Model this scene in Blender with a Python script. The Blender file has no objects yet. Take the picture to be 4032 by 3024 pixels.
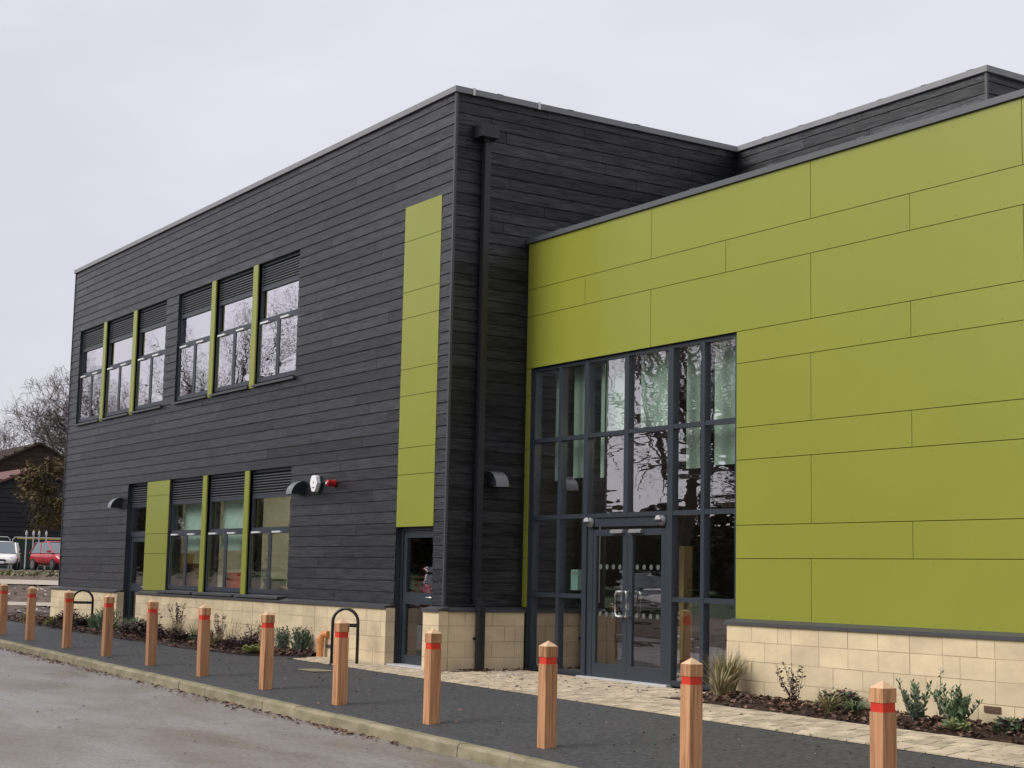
import bpy, math, random
from mathutils import Vector, Matrix, noise as mnoise
R = math.radians
rng = random.Random(7)
SC = bpy.context.scene
COL = SC.collection

# ---------------------------------------------------------------- camera
F_PX = 6164.3
cam_d = bpy.data.cameras.new("camera")
cam = bpy.data.objects.new("camera", cam_d)
COL.objects.link(cam)
cam_d.sensor_fit = 'HORIZONTAL'
cam_d.sensor_width = 36.0
cam_d.lens = F_PX / 4032 * 36.0
cam_d.clip_start = 0.1
cam_d.clip_end = 3000
YAW, PITCH, ROLL = R(57.10736), R(7.020626), R(1.2295453)
fw = Vector((-math.sin(YAW) * math.cos(PITCH), math.cos(YAW) * math.cos(PITCH), math.sin(PITCH)))
r0 = Vector((math.cos(YAW), math.sin(YAW), 0))
u0 = r0.cross(fw)
rt = r0 * math.cos(ROLL) + u0 * math.sin(ROLL)
up = u0 * math.cos(ROLL) - r0 * math.sin(ROLL)
CAMP = Vector((19.3766, -11.4469, 0.4381))
M = Matrix((rt, up, -fw)).transposed().to_4x4()
M.translation = CAMP
cam.matrix_world = M
SC.camera = cam

# ---------------------------------------------------------------- world, sun, exposure
SUN_EL, SUN_AZ = R(35), R(199)          # azimuth clockwise from +Y
world = bpy.data.worlds.new("World")
SC.world = world
world.use_nodes = True
wn, wl = world.node_tree.nodes, world.node_tree.links
wn.clear()
wo = wn.new('ShaderNodeOutputWorld')
bg = wn.new('ShaderNodeBackground')
bg.inputs['Strength'].default_value = 0.1
sky = wn.new('ShaderNodeTexSky')
sky.sky_type = 'NISHITA'
sky.sun_disc = False
sky.sun_elevation = SUN_EL
sky.sun_rotation = SUN_AZ
sky.air_density = 1.0
sky.dust_density = 3.0
tc = wn.new('ShaderNodeTexCoord')
mp = wn.new('ShaderNodeMapping')
mp.inputs['Scale'].default_value = (1.0, 1.0, 2.6)
wl.new(tc.outputs['Generated'], mp.inputs['Vector'])
nz = wn.new('ShaderNodeTexNoise')
nz.inputs['Scale'].default_value = 1.7
nz.inputs['Detail'].default_value = 5
nz.inputs['Roughness'].default_value = 0.5
wl.new(mp.outputs['Vector'], nz.inputs['Vector'])
cr = wn.new('ShaderNodeValToRGB')
cr.color_ramp.elements[0].position = 0.3
cr.color_ramp.elements[0].color = (3.08, 3.06, 3.40, 1)
cr.color_ramp.elements[1].position = 0.64
cr.color_ramp.elements[1].color = (3.95, 3.91, 4.28, 1)
wl.new(nz.outputs['Fac'], cr.inputs['Fac'])
# overcast dome: a little brighter overhead than at the horizon
sx = wn.new('ShaderNodeSeparateXYZ')
wl.new(tc.outputs['Generated'], sx.inputs[0])
mr = wn.new('ShaderNodeMapRange')
mr.inputs['From Min'].default_value = 0.0
mr.inputs['From Max'].default_value = 1.0
mr.inputs['To Min'].default_value = 1.0
mr.inputs['To Max'].default_value = 1.6
sq = wn.new('ShaderNodeMath'); sq.operation = 'POWER'; sq.inputs[1].default_value = 2.0
wl.new(sx.outputs['Z'], sq.inputs[0])
wl.new(sq.outputs[0], mr.inputs['Value'])
vm = wn.new('ShaderNodeVectorMath')
vm.operation = 'SCALE'
wl.new(cr.outputs['Color'], vm.inputs[0])
wl.new(mr.outputs['Result'], vm.inputs['Scale'])
mx = wn.new('ShaderNodeMix')
mx.data_type = 'RGBA'
mx.inputs[0].default_value = 0.95
wl.new(sky.outputs['Color'], mx.inputs[6])
wl.new(vm.outputs['Vector'], mx.inputs[7])
wl.new(mx.outputs[2], bg.inputs['Color'])
wl.new(bg.outputs['Background'], wo.inputs['Surface'])

sun_d = bpy.data.lights.new("sun", 'SUN')
sun_d.energy = 1.5
sun_d.angle = R(38)
sun_d.color = (1.0, 0.97, 0.93)
sun = bpy.data.objects.new("sun", sun_d)
COL.objects.link(sun)
sdir = Vector((math.sin(SUN_AZ) * math.cos(SUN_EL), math.cos(SUN_AZ) * math.cos(SUN_EL), math.sin(SUN_EL)))
sun.rotation_euler = sdir.to_track_quat('Z', 'Y').to_euler()
sun.location = sdir * 60

SC.view_settings.view_transform = 'Standard'
SC.view_settings.look = 'None'
SC.view_settings.exposure = 1.0
SC.view_settings.gamma = 1.0
SC.view_settings.use_curve_mapping = False
SC.render.engine = 'CYCLES'
SC.cycles.max_bounces = 8
SC.cycles.transparent_max_bounces = 24
SC.cycles.use_denoising = True

# ---------------------------------------------------------------- materials
def new_mat(name):
    m = bpy.data.materials.new(name)
    m.use_nodes = True
    n = m.node_tree.nodes
    b = n.get('Principled BSDF')
    return m, n, m.node_tree.links, b

def hexmul(c, k):
    return (c[0] * k, c[1] * k, c[2] * k, 1)

def mat(name, col, rough=0.6, spec=0.5, metal=0.0, var=0.0, nscale=(3, 3, 3), namp=0.0, bump=0.0, bscale=None,
        detail=4, objvar=0.0, dark=None, coat=0.0, lo=0.3, hi=0.7):
    """principled colour with world-position noise: namp = colour mottling, bump = fine relief, objvar = per-object tone"""
    m, n, l, b = new_mat(name)
    b.inputs['Roughness'].default_value = rough
    b.inputs['Specular IOR Level'].default_value = spec
    b.inputs['Metallic'].default_value = metal
    b.inputs['Coat Weight'].default_value = coat
    geo = n.new('ShaderNodeNewGeometry')
    last = None
    mpn = n.new('ShaderNodeMapping')
    mpn.inputs['Scale'].default_value = nscale
    l.new(geo.outputs['Position'], mpn.inputs['Vector'])
    nt = n.new('ShaderNodeTexNoise')
    nt.inputs['Scale'].default_value = 1.0
    nt.inputs['Detail'].default_value = detail
    nt.inputs['Roughness'].default_value = 0.6
    l.new(mpn.outputs['Vector'], nt.inputs['Vector'])
    ramp = n.new('ShaderNodeValToRGB')
    ramp.color_ramp.elements[0].position = lo
    ramp.color_ramp.elements[1].position = hi
    d = dark if dark else tuple(c * (1 - namp) for c in col)
    ramp.color_ramp.elements[0].color = (*d, 1)
    ramp.color_ramp.elements[1].color = hexmul(col, 1 + namp * 0.6)
    l.new(nt.outputs['Fac'], ramp.inputs['Fac'])
    out = ramp.outputs['Color']
    if objvar:
        oi = n.new('ShaderNodeObjectInfo')
        mm = n.new('ShaderNodeMapRange')
        mm.inputs['To Min'].default_value = 1 - objvar
        mm.inputs['To Max'].default_value = 1 + objvar
        l.new(oi.outputs['Random'], mm.inputs['Value'])
        sc = n.new('ShaderNodeVectorMath')
        sc.operation = 'SCALE'
        l.new(out, sc.inputs[0])
        l.new(mm.outputs['Result'], sc.inputs['Scale'])
        out = sc.outputs['Vector']
    l.new(out, b.inputs['Base Color'])
    if bump:
        mp2 = n.new('ShaderNodeMapping')
        mp2.inputs['Scale'].default_value = bscale or nscale
        l.new(geo.outputs['Position'], mp2.inputs['Vector'])
        n2 = n.new('ShaderNodeTexNoise')
        n2.inputs['Scale'].default_value = 1.0
        n2.inputs['Detail'].default_value = 5
        n2.inputs['Roughness'].default_value = 0.65
        l.new(mp2.outputs['Vector'], n2.inputs['Vector'])
        bp = n.new('ShaderNodeBump')
        bp.inputs['Strength'].default_value = bump
        bp.inputs['Distance'].default_value = 0.01
        l.new(n2.outputs['Fac'], bp.inputs['Height'])
        l.new(bp.outputs['Normal'], b.inputs['Normal'])
    return m

MT = {}
MT['plank'] = mat('charcoal_board', (0.0080, 0.0086, 0.0118), 0.31, 0.52, namp=0.6, nscale=(2.2, 2.2, 26), bump=0.8,
                  bscale=(7, 7, 90), objvar=0.5, lo=.38, hi=.62)
def plank_sheen():
    m = MT['plank']; n = m.node_tree.nodes; l = m.node_tree.links
    b = n.get('Principled BSDF')
    rp = [q for q in n if q.type == 'VALTORGB'][0]; oi = [q for q in n if q.type == 'OBJECT_INFO'][0]
    nt = [q for q in n if q.type == 'TEX_NOISE' and q.outputs['Fac'].links and q.outputs['Fac'].links[0].to_node == rp][0]
    a = n.new('ShaderNodeMapRange'); a.inputs['From Min'].default_value = .36; a.inputs['From Max'].default_value = .64
    a.inputs['To Min'].default_value = .62; a.inputs['To Max'].default_value = 1.12
    l.new(nt.outputs['Fac'], a.inputs['Value'])
    c = n.new('ShaderNodeMapRange'); c.inputs['To Min'].default_value = .40; c.inputs['To Max'].default_value = .58
    l.new(oi.outputs['Random'], c.inputs['Value'])
    mu = n.new('ShaderNodeMath'); mu.operation = 'MULTIPLY'
    l.new(a.outputs[0], mu.inputs[0]); l.new(c.outputs[0], mu.inputs[1]); l.new(mu.outputs[0], b.inputs['Specular IOR Level'])
plank_sheen()
MT['wrap'] = mat('dark_backing', (0.02, 0.02, 0.022), 0.8)
MT['trim'] = mat('dark_trim', (0.05, 0.051, 0.056), 0.45, 0.5)
MT['coping'] = mat('grey_coping', (0.19, 0.19, 0.20), 0.40, 0.5, namp=0.12, nscale=(2, 2, 2))
MT['wingcop'] = mat('dark_wing_coping', (0.075, 0.08, 0.088), 0.42)
MT['clip'] = mat('pale_clip', (0.6, 0.6, 0.6), 0.5)
MT['frame'] = mat('blue_grey_frame', (0.026, 0.034, 0.045), 0.35, 0.5, namp=0.08, nscale=(3, 3, 3))
MT['reveal'] = mat('dark_reveal', (0.022, 0.026, 0.036), 0.4, 0.5)
MT['slat'] = mat('louvre_slat_grey', (0.095, 0.10, 0.108), 0.35, 0.5)
MT['black'] = mat('matt_black', (0.008, 0.008, 0.009), 0.6)
MT['green'] = mat('lime_panel', (0.234, 0.249, 0.034), 0.27, 0.5, namp=0.035, nscale=(0.7, 0.7, 0.7), objvar=0.012)
MT['rivet'] = mat('rivet_head', (0.19, 0.20, 0.036), 0.4)
MT['green_back'] = mat('panel_joint', (0.035, 0.04, 0.012), 0.8)
MT['stone'] = mat('buff_stone', (0.612, 0.500, 0.325), 0.85, 0.25, namp=0.17, nscale=(1.7, 1.7, 3.2), bump=0.25, bscale=(90, 90, 90),
                  objvar=0.075)
MT['mortar'] = mat('mortar', (0.60, 0.50, 0.34), 0.9, 0.2, dark=(0.24, 0.19, 0.105), nscale=(1.5, 1.5, 2.5))
MT['silver'] = mat('brushed_steel', (0.62, 0.62, 0.60), 0.28, 0.5, metal=1.0)
MT['paleal'] = mat('pale_aluminium', (0.72, 0.72, 0.72), 0.35, 0.5, metal=0.3)
MT['black_gloss'] = mat('black_powder_coat', (0.012, 0.011, 0.012), 0.32, 0.5)
MT['pipe'] = mat('dark_pipe', (0.012, 0.0125, 0.015), 0.38, 0.5)
MT['lamp'] = mat('lamp_grey', (0.018, 0.021, 0.027), 0.3, 0.5)
MT['lit_hood'] = mat('lit_lamp_hood_grey', (0.17, 0.175, 0.19), 0.34, 0.5)  # paler than the cheeks: light on the hood is put into the colour
MT['white'] = mat('white_plastic', (0.8, 0.8, 0.8), 0.4)
MT['red'] = mat('red_plastic', (0.36, 0.012, 0.015), 0.3)
MT['bandred'] = mat('red_band', (0.58, 0.032, 0.012), 0.45, namp=0.1, nscale=(8, 8, 8))
MT['dgreen'] = mat('dark_green_plastic', (0.02, 0.07, 0.03), 0.4)
MT['mark'] = mat('print_grey', (0.12, 0.14, 0.13), 0.6)
MT['orange'] = mat('orange_clay_pipe', (0.56, 0.24, 0.075), 0.5)
MT['terra'] = mat('terracotta_vent', (0.17, 0.095, 0.065), 0.8)
MT['greyv'] = mat('grey_vent', (0.10, 0.09, 0.085), 0.7)
MT['asphalt'] = mat('path_asphalt', (0.073, 0.073, 0.074), 0.72, 0.4, dark=(0.024, 0.024, 0.025), nscale=(17, 17, 17), bump=0.6,
                    bscale=(110, 110, 110), detail=9, lo=.33, hi=.67)
MT['soil'] = mat('brown_soil', (0.125, 0.095, 0.072), 0.95, 0.2, namp=0.5, nscale=(2.2, 2.2, 2.2), bump=0.8, bscale=(14, 14, 14))
MT['mulch'] = mat('bark_mulch', (0.045, 0.028, 0.02), 0.9, 0.2, namp=0.5, nscale=(14, 14, 14))
MT['grass'] = mat('verge_grass', (0.045, 0.07, 0.022), 0.9, 0.2, namp=0.4, nscale=(1.5, 1.5, 1.5))
MT['palepath'] = mat('pale_path', (0.40, 0.34, 0.27), 0.85, 0.2, namp=0.1, nscale=(1, 1, 1))
MT['paver'] = mat('buff_paver', (0.475, 0.395, 0.285), 0.85, 0.3, namp=0.25, nscale=(7, 7, 7), bump=0.35, bscale=(70, 70, 70), objvar=0.22)
MT['joint'] = mat('paver_joint', (0.05, 0.038, 0.028), 0.95, 0.1, namp=0.3, nscale=(9, 9, 9))
MT['kerb'] = mat('weathered_kerb', (0.27, 0.235, 0.16), 0.9, 0.2, namp=0.22, nscale=(3.2, 5, 9), bump=0.45, bscale=(60, 60, 60), objvar=0.07,
                 dark=(0.17, 0.155, 0.09))
MT['leaf'] = mat('dead_leaf', (0.22, 0.125, 0.085), 0.8, 0.3, namp=0.55, nscale=(17, 17, 17))
MT['leafdark'] = mat('dark_leaf_litter', (0.085, 0.047, 0.036), 0.75, 0.35, namp=0.6, nscale=(22, 22, 22))
MT['pebble'] = mat('pale_stone_bits', (0.45, 0.40, 0.36), 0.9)
MT['bark'] = mat('tree_bark', (0.055, 0.042, 0.034), 0.9, 0.2, namp=0.3, nscale=(6, 6, 2))
MT['twig'] = mat('tree_twig', (0.095, 0.075, 0.068), 0.9, 0.2)
MT['brownleaf'] = mat('brown_olive_leaves', (0.115, 0.085, 0.038), 0.85, 0.2, namp=0.5, nscale=(1.2, 1.2, 1.2))
MT['hedge'] = mat('dark_hedge', (0.045, 0.042, 0.024), 0.9, 0.2, namp=0.5, nscale=(1.5, 1.5, 1.5))
MT['pl_purple'] = mat('purple_leaf', (0.060, 0.032, 0.034), 0.5, 0.5, namp=0.4, nscale=(18, 18, 18))
MT['pl_twig'] = mat('purple_brown_twig', (0.085, 0.050, 0.045), 0.8, namp=0.3, nscale=(15, 15, 15))
MT['pl_grey'] = mat('grey_green_leaf', (0.15, 0.185, 0.125), 0.7, namp=0.3, nscale=(15, 15, 15))
MT['pl_green'] = mat('mid_green_leaf', (0.105, 0.165, 0.075), 0.5, 0.5, namp=0.3, nscale=(15, 15, 15))
MT['pl_dk'] = mat('dark_green_leaf', (0.055, 0.10, 0.045), 0.5, 0.5, namp=0.3, nscale=(15, 15, 15))
MT['pl_yellow'] = mat('yellow_green_leaf', (0.22, 0.235, 0.065), 0.6, namp=0.3, nscale=(15, 15, 15))
MT['pl_grass'] = mat('olive_grass_blade', (0.20, 0.185, 0.075), 0.6, namp=0.35, nscale=(20, 20, 4))
MT['pl_straw'] = mat('straw_grass_blade', (0.36, 0.30, 0.165), 0.7, namp=0.35, nscale=(20, 20, 4))
MT['in_wall'] = mat('cream_inner_wall', (0.46, 0.40, 0.25), 0.8)
MT['in_white'] = mat('white_inner_wall', (0.6, 0.6, 0.56), 0.8)
MT['in_floor'] = mat('grey_floor', (0.10, 0.095, 0.09), 0.5)
MT['blind'] = mat('mint_blind', (0.70, 0.86, 0.74), 0.8)
MT['wood_in'] = mat('pale_timber_post', (0.42, 0.29, 0.13), 0.6, namp=0.2, nscale=(12, 12, 1))
MT['chair_red'] = mat('orange_red_chair', (0.55, 0.06, 0.02), 0.5)
MT['mint'] = mat('mint_plastic', (0.42, 0.62, 0.58), 0.45)
MT['barnwall'] = mat('black_barn_boards', (0.020, 0.020, 0.024), 0.8, namp=0.3, nscale=(0.3, 0.3, 6))
MT['barnroof'] = mat('brown_barn_roof', (0.05, 0.037, 0.03), 0.95, 0.05, namp=0.3, nscale=(1, 1, 4))
MT['redroof'] = mat('red_tile_roof', (0.125, 0.05, 0.038), 0.8, namp=0.25, nscale=(3, 3, 5))
MT['carred'] = mat('red_car_paint', (0.40, 0.010, 0.022), 0.3, 0.5, coat=0.6)
MT['carwhite'] = mat('cream_white_car_paint', (0.74, 0.71, 0.66), 0.3, 0.5, coat=0.6)
MT['carpale'] = mat('silver_blue_car_paint', (0.42, 0.48, 0.52), 0.3, 0.5, coat=0.6)
MT['carglass'] = mat('car_glass', (0.10, 0.13, 0.15), 0.08, 0.8)
MT['tyre'] = mat('tyre_rubber', (0.012, 0.012, 0.012), 0.8)
MT['rim'] = mat('alloy_rim', (0.16, 0.16, 0.165), 0.35, 0.5, metal=0.4)
MT['lens'] = mat('headlight_lens', (0.7, 0.7, 0.72), 0.1, 0.8)
MT['lampwhite'] = mat('lamp_shade_white', (0.42, 0.42, 0.44), 0.4)
MT['closer'] = mat('door_closer_grey', (0.26, 0.26, 0.26), 0.35, 0.5, metal=0.3)
MT['handle'] = mat('satin_handle', (0.50, 0.50, 0.49), 0.3, 0.5, metal=0.6)
MT['dot'] = mat('etched_dot', (0.075, 0.086, 0.08), 0.6)
MT['galv'] = mat('galvanised_steel', (0.42, 0.43, 0.44), 0.5, 0.5)
MT['yellow'] = mat('yellow_paint', (0.55, 0.36, 0.03), 0.5)
MT['fabricgreen'] = mat('dark_green_sheet', (0.012, 0.03, 0.022), 0.8)
MT['clearish'] = mat('clear_lamp_cover', (0.20, 0.21, 0.22), 0.12, 0.7)
MT['wood'] = None

def wood_mat():
    m, n, l, b = new_mat('oiled_hardwood')
    b.inputs['Roughness'].default_value = 0.62
    b.inputs['Specular IOR Level'].default_value = 0.35
    tcn = n.new('ShaderNodeTexCoord')
    oi = n.new('ShaderNodeObjectInfo')
    addv = n.new('ShaderNodeVectorMath'); addv.operation = 'ADD'
    sc = n.new('ShaderNodeVectorMath'); sc.operation = 'SCALE'
    cmb = n.new('ShaderNodeCombineXYZ')
    for k in range(3):
        l.new(oi.outputs['Random'], cmb.inputs[k])
    l.new(cmb.outputs[0], sc.inputs[0]); sc.inputs['Scale'].default_value = 37.0
    l.new(tcn.outputs['Object'], addv.inputs[0]); l.new(sc.outputs[0], addv.inputs[1])
    mp_ = n.new('ShaderNodeMapping'); mp_.inputs['Scale'].default_value = (34, 34, 1.6)
    l.new(addv.outputs[0], mp_.inputs['Vector'])
    nt = n.new('ShaderNodeTexNoise'); nt.inputs['Scale'].default_value = 1.0; nt.inputs['Detail'].default_value = 6
    nt.inputs['Distortion'].default_value = 0.6
    l.new(mp_.outputs[0], nt.inputs['Vector'])
    rp = n.new('ShaderNodeValToRGB')
    e = rp.color_ramp.elements
    e[0].position = 0.25; e[0].color = (0.19, 0.085, 0.043, 1)
    e[1].position = 0.72; e[1].color = (0.60, 0.325, 0.165, 1)
    e2 = e.new(0.5); e2.color = (0.485, 0.243, 0.118, 1)
    l.new(nt.outputs['Fac'], rp.inputs['Fac'])
    mr_ = n.new('ShaderNodeMapRange'); mr_.inputs['To Min'].default_value = 0.74; mr_.inputs['To Max'].default_value = 1.06
    l.new(oi.outputs['Random'], mr_.inputs['Value'])
    s2 = n.new('ShaderNodeVectorMath'); s2.operation = 'SCALE'
    l.new(rp.outputs['Color'], s2.inputs[0]); l.new(mr_.outputs[0], s2.inputs['Scale'])
    l.new(s2.outputs[0], b.inputs['Base Color'])
    bp = n.new('ShaderNodeBump'); bp.inputs['Strength'].default_value = 0.25; bp.inputs['Distance'].default_value = 0.004
    l.new(nt.outputs['Fac'], bp.inputs['Height']); l.new(bp.outputs[0], b.inputs['Normal'])
    return m
MT['wood'] = wood_mat()
MT['lit_endgrain'] = mat('sky_lit_end_grain', (0.62, 0.41, 0.245), 0.6, 0.3, namp=0.15, nscale=(30, 30, 30))  # paler cap tops: sky light from above put into the end-grain colour

def road_mat():
    m, n, l, b = new_mat('worn_road_asphalt')
    geo = n.new('ShaderNodeNewGeometry')
    def nse(scale, det=4, rough=0.6, vec=None):
        mp_ = n.new('ShaderNodeMapping'); mp_.inputs['Scale'].default_value = scale
        l.new(geo.outputs['Position'], mp_.inputs['Vector'])
        t = n.new('ShaderNodeTexNoise'); t.inputs['Scale'].default_value = 1; t.inputs['Detail'].default_value = det
        t.inputs['Roughness'].default_value = rough
        l.new(mp_.outputs[0], t.inputs['Vector'])
        return t.outputs['Fac']
    fine = nse((22, 22, 22), 9, 0.75)
    rp = n.new('ShaderNodeValToRGB')
    rp.color_ramp.elements[0].position = 0.32; rp.color_ramp.elements[0].color = (0.13, 0.12, 0.111, 1)
    rp.color_ramp.elements[1].position = 0.68; rp.color_ramp.elements[1].color = (0.305, 0.283, 0.264, 1)
    l.new(fine, rp.inputs['Fac'])
    big = nse((0.45, 0.9, 0.5), 5)
    rp2 = n.new('ShaderNodeValToRGB')
    rp2.color_ramp.elements[0].position = 0.36; rp2.color_ramp.elements[0].color = (0.78, 0.71, 0.62, 1)
    rp2.color_ramp.elements[1].position = 0.60; rp2.color_ramp.elements[1].color = (1.09, 1.07, 1.06, 1)
    l.new(big, rp2.inputs['Fac'])
    mxx = n.new('ShaderNodeMix'); mxx.data_type = 'RGBA'; mxx.blend_type = 'MULTIPLY'; mxx.inputs[0].default_value = 1
    l.new(rp.outputs['Color'], mxx.inputs[6]); l.new(rp2.outputs['Color'], mxx.inputs[7])
    l.new(mxx.outputs[2], b.inputs['Base Color'])
    wet = nse((0.30, 0.85, 0.5), 4, 0.55)
    rp3 = n.new('ShaderNodeValToRGB')
    rp3.color_ramp.elements[0].position = 0.50; rp3.color_ramp.elements[0].color = (0.62, 0.62, 0.62, 1)
    rp3.color_ramp.elements[1].position = 0.66; rp3.color_ramp.elements[1].color = (0.22, 0.22, 0.22, 1)
    l.new(wet, rp3.inputs['Fac'])
    l.new(rp3.outputs['Color'], b.inputs['Roughness'])
    bp = n.new('ShaderNodeBump'); bp.inputs['Strength'].default_value = 0.55; bp.inputs['Distance'].default_value = 0.01
    f2 = nse((120, 120, 120), 4)
    l.new(f2, bp.inputs['Height']); l.new(bp.outputs[0], b.inputs['Normal'])
    return m
MT['road'] = road_mat()

def glass_mat(name, base, tint, wave):
    m, n, l, b = new_mat(name)
    n.remove(b)
    out = n.get('Material Output')
    tr = n.new('ShaderNodeBsdfTransparent'); tr.inputs['Color'].default_value = (*tint, 1)
    gl = n.new('ShaderNodeBsdfGlossy'); gl.inputs['Roughness'].default_value = 0.0
    gl.inputs['Color'].default_value = (0.96, 0.93, 0.97, 1)
    # Schlick reflectance, the same from both sides of the pane
    g_ = n.new('ShaderNodeNewGeometry')
    dt = n.new('ShaderNodeVectorMath'); dt.operation = 'DOT_PRODUCT'
    l.new(g_.outputs['Incoming'], dt.inputs[0]); l.new(g_.outputs['Normal'], dt.inputs[1])
    ab = n.new('ShaderNodeMath'); ab.operation = 'ABSOLUTE'; l.new(dt.outputs['Value'], ab.inputs[0])
    om = n.new('ShaderNodeMath'); om.operation = 'SUBTRACT'; om.inputs[0].default_value = 1.0; l.new(ab.outputs[0], om.inputs[1])
    pw = n.new('ShaderNodeMath'); pw.operation = 'POWER'; pw.inputs[1].default_value = 4.0; l.new(om.outputs[0], pw.inputs[0])
    mr_ = n.new('ShaderNodeMapRange'); mr_.inputs['To Min'].default_value = base; mr_.inputs['To Max'].default_value = 1.0
    l.new(pw.outputs[0], mr_.inputs['Value'])
    mxs = n.new('ShaderNodeMixShader')
    l.new(mr_.outputs[0], mxs.inputs[0]); l.new(tr.outputs[0], mxs.inputs[1]); l.new(gl.outputs[0], mxs.inputs[2])
    if wave:
        geo = n.new('ShaderNodeNewGeometry')
        oi = n.new('ShaderNodeObjectInfo')
        mp_ = n.new('ShaderNodeMapping'); mp_.inputs['Scale'].default_value = (1.1, 1.1, 6.0)
        l.new(geo.outputs['Position'], mp_.inputs['Vector'])
        nt = n.new('ShaderNodeTexNoise'); nt.noise_dimensions = '4D'; nt.inputs['Scale'].default_value = 1.0
        nt.inputs['Detail'].default_value = 1.6
        w = n.new('ShaderNodeMath'); w.operation = 'MULTIPLY'; w.inputs[1].default_value = 50
        l.new(oi.outputs['Random'], w.inputs[0]); l.new(w.outputs[0], nt.inputs['W'])
        l.new(mp_.outputs[0], nt.inputs['Vector'])
        bp = n.new('ShaderNodeBump'); bp.inputs['Strength'].default_value = 1.0; bp.inputs['Distance'].default_value = wave
        l.new(nt.outputs['Fac'], bp.inputs['Height'])
        l.new(bp.outputs[0], gl.inputs['Normal'])
    l.new(mxs.outputs[0], out.inputs['Surface'])
    return m
MT['glass'] = glass_mat('room_glass', 0.24, (0.95, 0.985, 0.965), 0.0022)
MT['glass_up'] = glass_mat('mirror_coated_glass', 0.78, (0.9, 0.95, 0.92), 0.0020)
MT['glass_en'] = glass_mat('entrance_glass', 0.46, (0.93, 0.98, 0.955), 0.0021)
MT['glass_in'] = glass_mat('inner_glass_face', 0.03, (0.93, 0.97, 0.95), 0)

def emit_mat(name, col, s):
    m, n, l, b = new_mat(name)
    b.inputs['Base Color'].default_value = (*col, 1)
    b.inputs['Emission Color'].default_value = (*col, 1)
    b.inputs['Emission Strength'].default_value = s
    return m
MT['striplight'] = emit_mat('lit_strip_light', (1.0, 0.86, 0.62), 11.0)

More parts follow.
